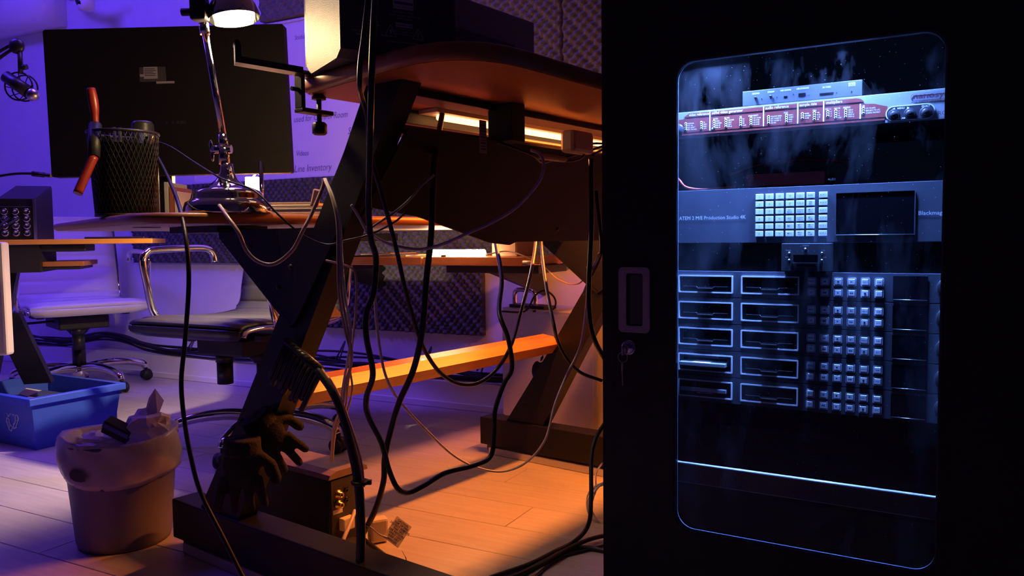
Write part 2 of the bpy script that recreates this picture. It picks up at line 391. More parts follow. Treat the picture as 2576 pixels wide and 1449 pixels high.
# tan steel triangles on near faces
dk.part('bracket_tab', MB().add([(.44, .05, .555), (.475, .11, .556), (.50, .05, .60), (.452, .05, .572)], [(0, 1, 2, 3), (3, 2, 1, 0)]), mat('raw_steel', (.6, .5, .38), .4, .6))
dk.part('bracket_tab', MB().prism([(.055, .60), (.12, .54), (.055, .50)], 2, .664, .667), BLK)
# cross bar
dk.part('crossbar', MB().prism([(.300, .358), (.334, .356), (.358, .386), (.338, .408), (.300, .413)], 1, .05, SEP), CHERRY, label='cherry-brown cross bar between the legs')
# main top with splayed left end
def slab(poly, z0, z1, nm, mt_edge, mt_under, r=.04):
    n = len(poly)
    def rnd(poly, r):
        out = []
        for i in range(n):
            p = Vector(poly[i]); a = (Vector(poly[i - 1]) - p); b = (Vector(poly[(i + 1) % n]) - p)
            rr_ = min(r[i] if isinstance(r, (list, tuple)) else r, a.length * .45, b.length * .45); p0 = p + a.normalized() * rr_; p1 = p + b.normalized() * rr_
            for k in range(7):
                t = k / 6; out.append((p0 * (1 - t) ** 2 + p * 2 * t * (1 - t) + p1 * t * t))
        return out
    q = rnd([Vector(p) for p in poly], r); N = len(q); cen = sum(q, Vector((0, 0))) / N
    def ins(d): return [p + (cen - p).normalized() * d for p in q]
    lev = [(0.010, z0), (0.002, z0 + .004), (0, z0 + .010), (0, z1 - .008), (.003, z1 - .002), (.010, z1)]
    mb = MB(); vs = []
    for d, z in lev: vs += [(p.x, p.y, z) for p in ins(d)]
    fs = [(j * N + i, j * N + (i + 1) % N, (j + 1) * N + (i + 1) % N, (j + 1) * N + i) for j in range(len(lev) - 1) for i in range(N)]
    fs += [list(range(5 * N, 6 * N))]
    mb.add(vs, fs, True); mb.sm[-1] = False
    o = dk.part(nm, mb, mt_edge)
    u = MB().add([(p.x, p.y, z0 - .0003) for p in ins(.011)] + [(p.x, p.y, z0 + .001) for p in ins(.011)], [list(range(N))[::-1]] + [(i, (i + 1) % N, N + (i + 1) % N, N + i) for i in range(N)])
    dk.part('underside', u, mt_under, o)
    return o
slab([(.42, -.27), (.42, 1.30), (-.57, 1.30), (-.57, .0)], .742, .761, 'main_top', CHERRYD, MELA, [.14, .05, .05, .04])
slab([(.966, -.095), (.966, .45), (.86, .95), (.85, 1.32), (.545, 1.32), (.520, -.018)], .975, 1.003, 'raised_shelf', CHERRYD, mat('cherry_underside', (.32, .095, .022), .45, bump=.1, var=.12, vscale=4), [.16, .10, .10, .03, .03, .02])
dk.part('front_beam', MB().box(-.56, -.53, .50, 1.25, .704, .733, .002), BLKM)
dk.part('mount_bracket', MB().box(.08, .26, -.03, .09, .728, .741), BLKM)
# back (modesty) panel, slanted like the legs
pn = MB(); pv = []
for (y_, z_) in ((.02, .758), (.145, .762), (.27, .735), (.42, .702), (.47, .697), (1.06, .697), (1.06, .93), (.02, .93)):
    pv.append((.595 + (z_ - .70) * .62, y_))
poly = [(.02, .742), (.03, .768), (.166, .753), (.294, .727), (.425, .700), (.50, .694), (.52, .701), (1.06, .701), (1.06, .902), (.05, .902)]
v0 = [(.60 + (z_ - .70) * .62 + .002, y_, z_) for y_, z_ in poly]; v1 = [(x_ - .006, y_, z_) for x_, y_, z_ in v0]
n = len(poly); pn.add(v0 + v1, [list(range(n)), list(range(n, 2 * n))[::-1]] + [(i, n + i, n + (i + 1) % n, (i + 1) % n) for i in range(n)])
pp = dk.part('back_panel', pn, mat('panel_black', (.006, .0065, .006), .6, spec=.2, bump=.2, bscale=350))
sb = MB()
for y_, z_ in ((.66, .73), (.3, .9), (.97, .73)): sb.lathe([(0, .003), (.004, .002), (.006, 0)], (.604 + (z_ - .7) * .62, y_, z_), 10, (1, 0, -.6))
dk.part('screw', sb, BLKM, pp)
# support rails under the shelf
dk.part('shelf_rail', MB().box(.66, .72, .04, 1.10, .962, .975, .002), BLKM)
dk.part('shelf_rail', MB().box(.70, .76, .30, .345, .90, .975, .002), BLKM)
dk.part('cable_tray', MB().box(.66, .70, .06, 1.08, .896, .901).box(.698, .70, .06, 1.08, .896, .912), mat('grey_metal', (.14, .12, .12), .4, .3))
dk.part('shelf_rail', MB().box(.525, .55, .12, 1.10, .945, .975, .002), BLKM)
# low white skids under the feet and black casters
for (y0, sh) in ((0, 0), (SEP, SH)):
    dk.part('skid', MB().box(sh + .03, sh + .92, y0 + .0, y0 + .055, .0, .024, .003), mat('skid_white', (.6, .58, .58), .5), label='white skid under the foot')
    w = MB().rod((sh + .035, y0 + .01, .02), (sh + .035, y0 + .03, .02), .018, n=14); w.box(sh + .025, sh + .045, y0 + .012, y0 + .04, .02, .034)
    dk.part('caster', w, BLKP)

# ---- orange glowing strip lamp beneath the raised shelf (between the rear rails)
sl = Thing('strip_light', 'glowing orange-white strip light under the raised shelf, partly behind the black panel', 'lamp', FD, (.57, .8, .95))
sl.part('housing', MB().box(.558, .61, .25, 1.35, .966, .974), WHITE)
sl.part('tube', MB().rod((.585, .28, .960), (.585, 1.34, .960), .006, n=12), mat('strip_glow', (1, .6, .3), .4, emit=(1.0, .42, .14), es=6))
a1 = area('strip_light_glow', FD @ Vector((.582, .92, .952)), FD @ Vector((.60, .92, 0)), .03, (1.0, .23, .026), 25, .80)
a1.rotation_euler = (FD.to_3x3() @ Matrix(((1, 0, 0), (0, 1, 0), (0, 0, 1)))).to_euler()

# ================================================================== things on / under the desk
# chrome desk lamp
LB = at(574, 530, 1.50); LB.z = .7612
lp = Thing('desk_lamp', 'chrome desk lamp with bell base and glowing bulb, standing on the main top', 'lamp', G, LB)
bz_ = .7612; bx, by = LB.x, LB.y
lp.part('base', MB().lathe([(0, 0), (.079, 0), (.080, .003), (.079, .012), (.076, .021), (.068, .025), (.0655, .029), (.064, .036), (.060, .043), (.050, .047), (.032, .054), (.020, .064), (.013, .078), (.011, .094), (.0, .096)], LB, 48), CHROME)
j0 = Vector((bx - .004, by, bz_ + .093)); 
kn = MB().rod(j0, j0 + Vector((0, 0, .03)), .010, n=16).rod(j0 + Vector((-.022, 0, .028)), j0 + Vector((.014, 0, .028)), .008, n=14).rod(j0 + Vector((0, 0, .03)), j0 + Vector((-.002, 0, .055)), .009, .008, 16)
jn = lp.part('joint', kn, CHROME)
lp.part('wing_nut', MB().ball(j0 + Vector((-.024, 0, .034)), .01, 10, (.4, .4, 1.2)).ball(j0 + Vector((-.022, 0, .016)), .009, 10, (.4, .4, 1.2)), CHROME, jn)
pt = at(514, 70, 1.47); lp.part('pole', MB().rod(j0 + Vector((0, 0, .05)), pt, .0062, .0062, 16), CHROME)
lp.part('collar', MB().rod(pt + Vector((.001, 0, -.012)), pt + Vector((-.001, 0, .008)), .009, n=16), CHROME)
hd = at(498, 30, 1.47)
hm = MB().box(hd.x - .012, hd.x + .018, hd.y - .013, hd.y + .013, hd.z - .016, hd.z + .035, .004).rod(hd + Vector((-.03, 0, .0)), hd + Vector((.02, 0, 0)), .007)
lp.part('head_joint', hm, BLKP)
sc_ = at(590, 48, 1.50)            # centre of the shade mouth
ax = Vector((-.16, .03, 1)).normalized()
sh_ = MB().lathe([(.0475, 0), (.0465, .010), (.042, .026), (.033, .040), (.022, .052), (.015, .060), (.013, .085), (0, .087)], sc_, 40, ax)
sh_.lathe([(.0465, 0.0005), (.0455, .010), (.041, .0255), (.032, .039), (.021, .051), (0, .056)], sc_, 40, ax)
lp.part('shade', sh_, CHROME)
lp.part('neck', MB().tube(spline([hd + Vector((.01, 0, .02)), hd + Vector((.03, 0, .04)), sc_ + ax * .08], 6), .006), CHROME)
bulb = MB().ball(sc_ + ax * .016, .036, 20, (1, 1, .62))
lp.part('bulb', bulb, mat('bulb_glow', (1, .9, .7), .4, emit=(1.0, .80, .45), es=26))
point('desk_lamp_light', sc_ - ax * .024, (1.0, .66, .30), 4.6, .02)

# monitor (seen from behind)
def on(z): return z
MD = 2.25
m0, m1, m2, m3 = at(130, 446, MD), at(733, 434, MD - .02), at(720, 57, MD - .03), at(107, 75, MD - .01)
mt_ = Thing('monitor', 'large black computer monitor seen from behind, standing on the main top', 'monitor', G, ((m0.x + m1.x) / 2, m0.y, .766))
ux = (m1 - m0).normalized(); uz = (m3 - m0).normalized(); un = ux.cross(uz).normalized()   # un points away from/towards
if un.y > 0: un = -un
MM = Matrix.Identity(4)
for i in range(3): MM[i][0] = ux[i]; MM[i][1] = -un[i]; MM[i][2] = uz[i]; MM[i][3] = m0[i]
Wm = (m1 - m0).length; Hm = (m3 - m0).length
b_ = MB(); b_.prism(rrect(0, Wm, 0, Hm, .007), 1, .0, .028); b_.xf(MM)
mt_.part('shell', b_, mat('monitor_black', (.014, .012, .012), .55, bump=.15, bscale=500))
b_ = MB().box(.012, Wm - .012, .0285, .0295, .012, Hm - .012); b_.xf(MM); mt_.part('screen', b_, SCRN)
b_ = MB().box(.270, .345, -.0022, -.0008, .262, .303); b_.xf(MM); ls = mt_.part('rating_label', b_, mat('label_grey', (.10, .10, .11), .6))
b_ = MB().box(.283, .322, -.0034, -.0022, .270, .303).box(.272, .286, -.003, -.0022, .276, .283).box(.317, .368, -.003, -.001, .256, .262); b_.xf(MM)
mt_.part('sticker', b_, mat('sticker_white', (.55, .53, .56), .6), ls)
b_ = MB()
for k in range(5): b_.box(.285, .285 + [.03, .034, .026, .032, .03][k], -.0038, -.0034, .2965 - k * .0045, .298 - k * .0045)
b_.xf(MM); mt_.part('print', b_, DTXT, ls)
b_ = MB()
for k, x_ in enumerate((.335, .352, .366, .378, .386)): b_.box(x_, x_ + .007, -.001, .0006, .143, .151)
b_.xf(MM); mt_.part('ports', b_, ALU)
nk = at(400, 470, MD + .03)
mt_.part('neck', MB().box(nk.x - .03, nk.x + .03, nk.y + .015, nk.y + .045, .775, 1.10, .004), BLKP)
mt_.part('base', MB().prism([(nk.x - .10, nk.y - .08), (nk.x + .14, nk.y - .09), (nk.x + .12, nk.y + .12), (nk.x - .08, nk.y + .12)], 2, .7614, .778), NAVY)

# mesh pencil cup and what is in it
PC = at(318, 533, 1.62); PC.z = .7614
cupr = .066; cuph = .165
cu_ = Thing('pencil_cup', 'black wire-mesh pencil cup on the near left corner of the main top', 'pencil cup', G, PC)
w = MB()
for k in range(44):
    for sgn in (1, -1):
        pts = [PC + Vector((cupr * (.86 + .14 * j / 8) * math.cos(2 * math.pi * (k / 44 + sgn * j / 8 * .16)), cupr * (.86 + .14 * j / 8) * math.sin(2 * math.pi * (k / 44 + sgn * j / 8 * .16)), .004 + cuph * j / 8)) for j in range(9)]
        w.tube(pts, .0009, 3)
cu_.part('mesh_wall', w, BLKM)
cu_.part('rim', MB().tube([PC + Vector((cupr * math.cos(t * .26), cupr * math.sin(t * .26), cuph + .003)) for t in range(24)], .003, 8, True), BLKM)
cu_.part('base', MB().lathe([(0, 0), (.058, 0), (.058, .006), (0, .006)], PC, 28), BLKM)
cu_.part('inner_shade', MB().lathe([(.052, .006), (.058, cuph - .02)], PC, 28), mat('cup_shade', (.004, .004, .005), .9, spec=.05))  # dark inner sheet, the shade inside the cup put into colour
random.seed(5)
for k, (dx, dy, hh, mt2, lb) in enumerate(((-.02, .02, .185, BLKP, 'black pen'), (.012, .03, .18, NAVY, 'navy pen'), (.0, -.01, .178, BLKP, 'black marker'), (-.04, -.01, .17, BLKM, 'black rod'))):
    single('pen', MB().rod(PC + Vector((dx, dy, .008)), PC + Vector((dx * 1.6, dy * 1.4, hh)), .0042, .004, 10), mt2, lb + ' standing in the mesh pencil cup, ' + ('left', 'right', 'front', 'outer left')[k] + ' of the bunch', 'pen', G, 'pens in the mesh cup')
pl_ = Thing('cable_cutter', 'cable cutter with red handles hooked on the left rim of the mesh cup', 'cutter', G, at(240, 330, 1.57))
t1, t0 = at(229, 228, 1.57), at(240, 320, 1.57)
pl_.part('handle', MB().tube(spline([t1 + Vector((0, 0, .004)), (t1 + t0) / 2 + Vector((.002, 0, 0)), t0], 6), .0098, 10, rf=lambda t: .75 + .25 * math.sin(math.pi * min(1, t * 1.3 + .1))), RED)
t2, t3 = at(236, 395, 1.53), at(195, 487, 1.50)
pl_.part('handle', MB().tube(spline([t2, (t2 + t3) / 2, t3], 6), .0085, 10), RED)
pl_.part('pivot', MB().rod(t0 + Vector((0, 0, .004)), t2 + Vector((0, 0, -.002)), .012, .011, 12), BLKM)
# black microphone-like cable puck behind the cup with a cable
mc = Thing('condenser_microphone', 'black condenser microphone standing behind the mesh cup with its cable plug', 'microphone', G, at(363, 533, 1.72))
mb0 = at(363, 420, 1.70); mc.part('body', MB().lathe([(0, -.13), (.028, -.13), (.028, .04), (.024, .045), (.022, .09), (.018, .096), (0, .097)], mb0, 24), BLKP)
mc.part('plug', MB().rod(at(384, 338, 1.66), at(378, 362, 1.66), .005).rod(at(379, 358, 1.66), at(383, 372, 1.655), .004), BRASS)

# clamp-on headphone hook (left end of the raised shelf)
hk = Thing('headphone_hook', 'black clamp-on headphone hook fastened to the left end of the raised shelf', 'hook', FD, (.54, -.04, .93))
def D3(x, y, t): return FD.inverted() @ at(x, y, t)
hk.part('clamp_frame', MB().box(.530, .552, -.038, -.030, .944, 1.010, .002).box(.528, .554, -.038, .032, .938, .946, .002).box(.528, .556, -.038, -.005, 1.004, 1.011, .002), BLKM)
cx0 = Vector((.541, .008, 0))
hk.part('screw', MB().rod(cx0 + Vector((0, 0, .915)), cx0 + Vector((0, 0, .966)), .0045, n=14), BLKM)
hk.part('pad', MB().lathe([(0, 0), (.013, 0), (.013, .005), (.008, .009), (0, .009)], cx0 + Vector((0, 0, .966)), 24), BLKM)
hk.part('knob', MB().lathe([(0, -.016), (.010, -.016), (.0135, -.013), (.0135, .003), (.010, .007), (0, .007)], cx0 + Vector((0, 0, .918)), 24), BLKM)
hk.part('side_screw', MB().rod((.541, -.052, .978), (.541, -.037, .978), .004, n=10), BLKM)
q0, q1 = D3(760, 186, 1.40), D3(606, 160, 1.36)
arm = MB(); d_ = (q1 - q0); dn = d_.normalized(); sd = dn.cross(Vector((0, 0, 1))).normalized() * .016
def bar(mb, p, q, sd, up, lo):
    vs = [p - sd + Vector((0, 0, lo)), p + sd + Vector((0, 0, lo)), p + sd + Vector((0, 0, up)), p - sd + Vector((0, 0, up)), q - sd + Vector((0, 0, lo)), q + sd + Vector((0, 0, lo)), q + sd + Vector((0, 0, up)), q - sd + Vector((0, 0, up))]
    return mb.add(vs, [(0, 1, 2, 3), (7, 6, 5, 4), (0, 4, 5, 1), (1, 5, 6, 2), (2, 6, 7, 3), (3, 7, 4, 0)])
bar(arm, q0, q1, sd, .009, -.002); bar(arm, q1, q1 + dn * .010, sd, .030, -.002)
hk.part('cradle', arm, BLKP)
hk.part('cradle_lip', MB().rod(q1 + dn * .006 - sd + Vector((0, 0, .031)), q1 + dn * .006 + sd + Vector((0, 0, .031)), .005), BLKP)

# studio speaker on raised shelf
FS = FD @ Matrix.Translation((.715, -.088, 0)) @ Matrix.Rotation(R(-22), 4, 'Z')
sp_ = Thing('studio_speaker', 'dark studio speaker with warning print on its rear, on the raised shelf left end', 'speaker', FS, (-.1, .1, 1.0035))
SPX0, SPX1, SPY0, SPY1 = -.185, 0, 0, .205
sp_.part('cabinet', MB().prism([(SPX0, 1.02), (SPX0 + .02, 1.0038), (SPX1 - .02, 1.0038), (SPX1, 1.015), (SPX1, 1.32), (SPX0, 1.32)], 1, SPY0, SPY1), mat('speaker_vinyl', (.12, .115, .11), .42, bump=.8, bscale=700))
sp_.part('front_baffle', MB().box(SPX0 - .008, SPX0, SPY0, SPY1, 1.02, 1.32), BLKP)
rp = sp_.part('rear_panel', MB().box(SPX1, SPX1 + .002, SPY0 + .006, SPY1 - .006, 1.02, 1.31), mat('rear_metal', (.06, .06, .085), .5, bump=.1))
PM = Matrix.Translation((SPX1 + .0026, SPY0, 0)) @ Matrix.Rotation(R(90), 4, 'Z')   # x-> +y, faces +x
lt = MB()
def st(s_, x, z, size, al='CENTER', **k): text(lt, s_, x, z, size, 0, al, M=PM, **k)
st('Mains Volts', .050, 1.063, .0058, bold=.01); st('Select Switch', .050, 1.057, .0058, bold=.01)
st('Risk of electric shock', .108, 1.083, .0042); st('RISQUE DE CHOC ELECTRIQUE', .110, 1.077, .0040); st('NE PAS OUVRIR', .110, 1.072, .004); st('Designed and made in England', .108, 1.034, .0050)
st('115V 230V', .030, 1.044, .0050, bold=.01); st('50/60Hz', .033, 1.039, .0045, bold=.01); st('FUSE', .074, 1.041, .0050, bold=.01)
for r_, s_ in enumerate(('TO PREVENT FIRE', 'DO NOT REMOVE COVER', 'NO USER PARTS INSIDE')): st(s_, .109, 1.0555 - r_ * .0042, .0030)
for cx_, s_ in ((.085, 'z'), (.134, '!')):
    T = [(cx_ - .010, 1.043), (cx_ + .010, 1.043), (cx_, 1.061)]
    for q in ((0, 1), (1, 2), (2, 0)):
        a_, b2 = T[q[0]], T[q[1]]
        k0 = len(lt.v); lt.rod((a_[0], 0, a_[1]), (b2[0], 0, b2[1]), .0006, n=4); lt.xf(PM, k0)
    if s_ == '!': st('!', cx_, 1.0455, .012, bold=.02)
    else:
        k0 = len(lt.v); lt.prism([(cx_ + .002, 1.057), (cx_ - .003, 1.051), (cx_, 1.0515), (cx_ - .001, 1.045), (cx_ + .003, 1.0525), (cx_ + .0008, 1.0522)], 1, -.0006, 0); lt.xf(PM, k0)
sp_.part('printing', lt, LTXT, rp)
for q_ in ((.094, .124, -.0012, 0, 1.0595, 1.0665), (.090, .126, -.0012, 0, 1.089, 1.112)): sp_.part('label_plate', MB().box(*q_).xf(PM), LTXT, rp)
k_ = MB(); text(k_, 'CAUTION - AVIS', .109, 1.0612, .0044, -.0016, 'CENTER', bold=.02)
for r_, s_ in enumerate(('WARNING: SHOCK HAZARD', 'DO NOT OPEN', 'RISK OF FIRE')): text(k_, s_, .108, 1.091 + r_ * .007, .0034, -.0016, 'CENTER')
k_.box(.0915, .1245, -.0015, -.0012, 1.0965, 1.1005)
k_.xf(PM); sp_.part('caution_text', k_, mat('blue_print', (.03, .03, .3), .5), rp)
for cx_, cz_, cr_ in ((.160, 1.075, .0035), (.172, 1.092, .005), (.045, 1.10, .02)):
    k_ = MB().lathe([(0, -.002), (cr_ * .8, -.001), (cr_, 0)], (cx_, 0, cz_), 18, (0, 1, 0)); k_.xf(PM)
    sp_.part('socket', k_, SCRN, rp)

# big violet-lit box right of the speaker
vb = Thing('equipment_case', 'large plain grey equipment case beside the speaker on the raised shelf', 'case', FD, (.6, .28, 1.0035))
vb.part('shell', MB().box(.45, .73, .142, .422, 1.0038, 1.157, .004), mat('case_grey', (.36, .33, .40), .5, bump=.2, bscale=200))
vb.part('drawer', MB().box(.7305, .752, .142, .327, 1.0038, 1.091, .002), mat('case_dark', (.13, .12, .17), .5, bump=.2, bscale=200))
single('tissue', MB().lathe([(0, 0), (.03, .002), (.024, .012), (.018, .03), (.010, .038), (.002, .06)], (.83, .98, 1.0035), 18, fn=lambda t, j, r, z: 1 + .35 * math.sin(t * 5 + j)), mat('lilac_tissue', (.75, .6, .8), .6), 'crumpled pale lilac tissue on the raised shelf beside the rack', 'tissue', FD)

# notebooks and small items on main top
nb = []
for k, (x, t_, h0, w_, l_, lb) in enumerate(((740, 1.72, .7614, .17, .11, 'lowest'), (745, 1.73, .7748, .15, .10, 'middle one'), (735, 1.73, .7830, .12, .09, 'topmost'))):
    c_ = at(x, 530, t_); nbk = Thing('notebook', 'tan notebook with dark cover, %s of the small stack beside the lamp' % lb, 'notebook', G, (c_.x, c_.y, h0), 'notebooks stacked right of the lamp')
    nbk.part('pages', MB().box(c_.x - w_ / 2 + .002, c_.x + w_ / 2 - .002, c_.y - l_ / 2 + .002, c_.y + l_ / 2 - .002, h0 + .0012, h0 + .0066), PAPER)
    nbk.part('cover', MB().box(c_.x - w_ / 2, c_.x + w_ / 2, c_.y - l_ / 2, c_.y + l_ / 2, h0, h0 + .0012).box(c_.x - w_ / 2, c_.x + w_ / 2, c_.y - l_ / 2, c_.y + l_ / 2, h0 + .0066, h0 + .0078), CARD if k % 2 == 0 else BLKP)
c_ = FD @ Vector((-.584, .64, 0)); c2_ = FD @ Vector((-.53, .64, 0)); tk = Thing('clip_lamp', 'small glowing warm lamp under the monitor, clipped to the far edge of the main top', 'lamp', G, (c_.x, c_.y, .761))
tk.part('clip', MB().box(c2_.x - .012, c2_.x + .012, c2_.y - .03, c2_.y + .012, .7613, .775, .002), CHROME); tk.part('stem', MB().tube(spline([(c2_.x, c2_.y, .775), (c2_.x, c2_.y, .90), ((c_.x + c2_.x) / 2, (c_.y + c2_.y) / 2, .935), (c_.x, c_.y, .92)], 5), .004, 8), CHROME)
tk.part('shade', MB().lathe([(0, 0), (.024, 0), (.024, .048), (0, .048)], (c_.x, c_.y, .872), 20, smooth=False), mat('shade_glow', (1, .9, .7), .4, emit=(1.0, .58, .26), es=150))
area('clip_lamp_light', (c_.x, c_.y, .866), (c_.x, c_.y, 0), .045, (1.0, .68, .42), 17, None, 170)
c_ = at(658, 470, 2.2); cs = Thing('microphone_stand', 'slim chrome table stand right of the cream box', 'stand', G, (c_.x, c_.y, .7614))
cs.part('post', MB().rod((c_.x, c_.y, .77), (c_.x, c_.y, .93), .006, n=14), CHROME); cs.part('foot', MB().lathe([(0, .0), (.04, 0), (.04, .006), (.01, .01), (0, .011)], (c_.x, c_.y, .7614), 24), BLKM)
c_ = at(413, 490, 2.0)
for k in range(3):
    x_ = c_.x + k * .0125
    single('booklet', MB().box(x_, x_ + .010, c_.y, c_.y + .12, .7614, .86 - k * .012, .001), (mat('pale_green_cover', (.55, .62, .55), .6), mat('brick_cover', (.45, .12, .08), .6), PAPER)[k], ('pale green', 'brick red', 'white')[k] + ' booklet standing upright right of the microphone', 'booklet', G, 'booklets by the monitor stand')
# pink tag on the leg
pk = MB().box(-.008, .008, -.004, .004, -.018, .016, .003); c_ = at(795, 497, 1.52); pk.xf(Matrix.Translation(c_) @ Matrix.Rotation(R(14), 4, 'Y'))
single('cable_label', pk, PINK, 'pink plastic cable tag hanging on the left slanted leg', 'tag')

# barcode label + adapters under the raised shelf
lb_ = MB().box(.0, .001, 0, .020, 0, .06); lb_.xf(Matrix.Translation((.765, .195, .868)))
tg = Thing('barcode_tag', 'white barcode tag hanging below the raised shelf', 'tag', FD, (.765, .2, .868))
tg.part('card', lb_, mat('tag_grey', (.5, .45, .47), .6))
k_ = MB()
for i in range(9): k_.box(.7665, .767, .1975, .2125, .874 + i * .0055, .8765 + i * .0055 - (i % 2) * .001)
tg.part('bars', k_, DTXT)
ad = Thing('power_adapter', 'grey-white power adapter lying under the raised shelf beside the rack', 'power adapter', FD, (.74, .56, .895))
ad.part('housing', MB().box(.728, .765, .515, .600, .895, .944, .008), mat('adapter_grey', (.62, .52, .52), .45))
ad.part('plug_end', MB().box(.718, .728, .54, .575, .905, .935, .002), BLKP)
ad2 = single('plug_end_piece', MB().box(.74, .76, .40, .50, .872, .884, .005), mat('adapter_grey2', (.40, .34, .36), .45), 'flat pale plug lying in the tray under the raised shelf', 'plug', FD)
mx = MB()
random.seed(11)
for i in range(7):
    y0 = .30 + i * .10; pts = [(.70 + random.uniform(0, .06), y0 + j * .07, .905 - .03 * math.sin(j * .8 + i) * (j > 0) - .01 * random.random()) for j in range(6)]
    single('tray_cable', MB().tube(spline(pts, 4), .003, 6), RUB, 'thin black cable tangled in the tray under the raised shelf', 'cable', FD, 'cables in the shelf tray')
DTV = .03

# power supply box on floor between the desk feet
ps = Thing('power_amplifier', 'black metal power amplifier box with wooden lid on the floor by the left foot', 'amplifier', FD, (.1, .25, 0))
PX0, PX1, PY0, PY1 = -.06, .30, .19, .275
px0, px1 = -.055, .30
ps.part('case', MB().box(px0, px1, .205, .31, .004, .166, .004), BLK)
ps.part('lid', MB().prism([(.200, .166), (.205, .176), (.225, .182), (.30, .182), (.315, .176), (.318, .166)], 0, px0 - .004, px1 + .004), mat('dusty_walnut', (.24, .17, .13), .35, bump=.2, var=.2, vscale=20))
fc = ps.part('face', MB().box(px1, px1 + .002, .209, .306, .01, .162), mat('amp_face', (.045, .04, .035), .5))
for k, zc in enumerate((.128, .104)):
    c_ = Vector((px1 + .002, .228, zc)); ps.part('connector', MB().lathe([(.010, 0), (.010, .004), (.0065, .005), (.0065, .014), (.004, .014), (.004, .005)], c_, 16, (1, 0, 0)), BRASS, fc)
    ps.part('jack', MB().lathe([(.007, 0), (.007, .003), (.004, .003), (0, .001)], c_ + Vector((0, .024, .004)), 14, (1, 0, 0)), SCRN, fc)
ps.part('rating_sticker', MB().box(px1 + .002, px1 + .003, .212, .240, .083, .093), PAPER, fc)
ps.part('inlet', MB().box(px1 + .002, px1 + .02, .228, .262, .042, .072, .003), PAPER, fc, label='clear plastic power inlet plug')

# waste basket
WC = gz(315, 1355); WC.z = 0
wbk = Thing('waste_basket', 'grey plastic waste basket on the floor in front of the blue bin', 'waste basket', G, WC)
wr = .101
wbk.part('body', MB().lathe([(0, .002), (wr, .002), (wr + .003, .012), (wr + .004, .02), (wr + .022, .24), (wr + .026, .25), (wr + .021, .25), (wr + .018, .24), (wr - .001, .02), (0, .012)], WC, 48), BASK)
ln = Thing('bin_liner', 'white plastic bin liner folded over the rim of the grey waste basket', 'bin liner', G, WC + Vector((0, 0, .155)))
def crump(t, j, r, z): return 1 + .028 * math.sin(3 * t + j * .6) + .016 * math.sin(7 * t + j * 1.3) + .010 * math.sin(13 * t - j) + .009 * math.sin(23 * t + j * 2) + .005 * math.sin(37 * t - j * 3)
prof = [(wr + .019, .168), (wr + .024, .164), (wr + .027, .175), (wr + .029, .188), (wr + .030, .205), (wr + .030, .222), (wr + .029, .24), (wr + .027, .255), (wr + .026, .262), (wr + .018, .258), (wr + .008, .235), (wr - .006, .20), (.05, .175), (0, .17)]
lm = MB().lathe(prof, WC, 72, fn=crump)
for v in lm.v:
    t = math.atan2(v.y - WC.y, v.x - WC.x)
    v.z += .010 * math.sin(2 * t + .8) * (1 if v.z < .2 and (Vector((v.x, v.y, 0)) - Vector((WC.x, WC.y, 0))).length > wr + .01 else .5)
ln.part('film', lm, BAG)
hl = MB(); hp = [(-.006, .0), (-.002, .008), (.006, .012), (.013, .006), (.024, .007), (.034, -.002), (.038, -.012), (.026, -.016), (.010, -.015), (-.003, -.009)]
for kx, kz in hp: pass
ang0 = math.atan2(gz(215, 1180).y - WC.y - .9, -.35)
c_ = WC + Vector((math.cos(R(255)) * (wr + .0325), math.sin(R(255)) * (wr + .0325), .195))
tdir = Vector((-math.sin(R(255)), math.cos(R(255)), 0)); od = Vector((math.cos(R(255)), math.sin(R(255)), 0))
hl.add([c_ + tdir * (x_ - .016) + Vector((0, 0, z_)) + od * .002 for x_, z_ in hp], [list(range(10))])
ln.part('tear', hl, mat('tear_dark', (.10, .07, .08), .7))
def crumple(name, c, r, mt, label, sx=(1, 1, 1), seed=1):
    random.seed(seed); bm = bmesh.new(); bmesh.ops.create_icosphere(bm, subdivisions=3, radius=1)
    from mathutils import noise
    for v in bm.verts:
        n_ = noise.noise(v.co * 2.2 + Vector((seed, 0, 0))) * .5 + abs(noise.noise(v.co * 5 + Vector((0, seed, 0)))) * .35
        v.co = Vector((v.co.x * sx[0], v.co.y * sx[1], v.co.z * sx[2])) * (r * (1 + n_))
    bm.verts.index_update(); mb = MB().add([v.co + Vector(c) for v in bm.verts], [[v.index for v in f.verts] for f in bm.faces]); bm.free()
    return single(name, mb, mt, label, 'tissue', G, None)
crumple('crumpled_tissue', WC + Vector((.055, .02, .262)), .05, mat('tissue_white', (.78, .68, .74), .7), 'large crumpled white tissue sticking up from the waste basket', (1, .8, .75), 2)
crumple('crumpled_tissue', WC + Vector((-.05, .02, .235)), .042, mat('tissue_white', (.78, .68, .74), .7), 'crumpled tissue deep at the left inside the waste basket', (1.2, 1, .5), 6)
tp_ = MB().add([(0, 0, 0), (.035, .0, .004), (.052, .0, .045), (.030, .004, .074), (.012, .008, .05)], [(0, 1, 2, 3, 4), (4, 3, 2, 1, 0)]); tp_.xf(Matrix.Translation(WC + Vector((.045, .02, .285))))
single('tissue_corner', tp_, mat('tissue_white', (.78, .68, .74), .7), 'pointed tissue corner standing up at the back of the waste basket', 'tissue')
bx_ = MB().box(-.032, .032, -.014, .014, -.018, .018, .002); bx_.xf(Matrix.Translation(WC + Vector((.0, -.012, .268))) @ Matrix.Rotation(R(28), 4, 'Y') @ Matrix.Rotation(R(20), 4, 'X'))
cb = Thing('small_carton', 'small black carton with a blue-grey band thrown into the waste basket', 'carton', G, WC + Vector((0, -.012, .25)))
cb.part('box', bx_, BLKP)
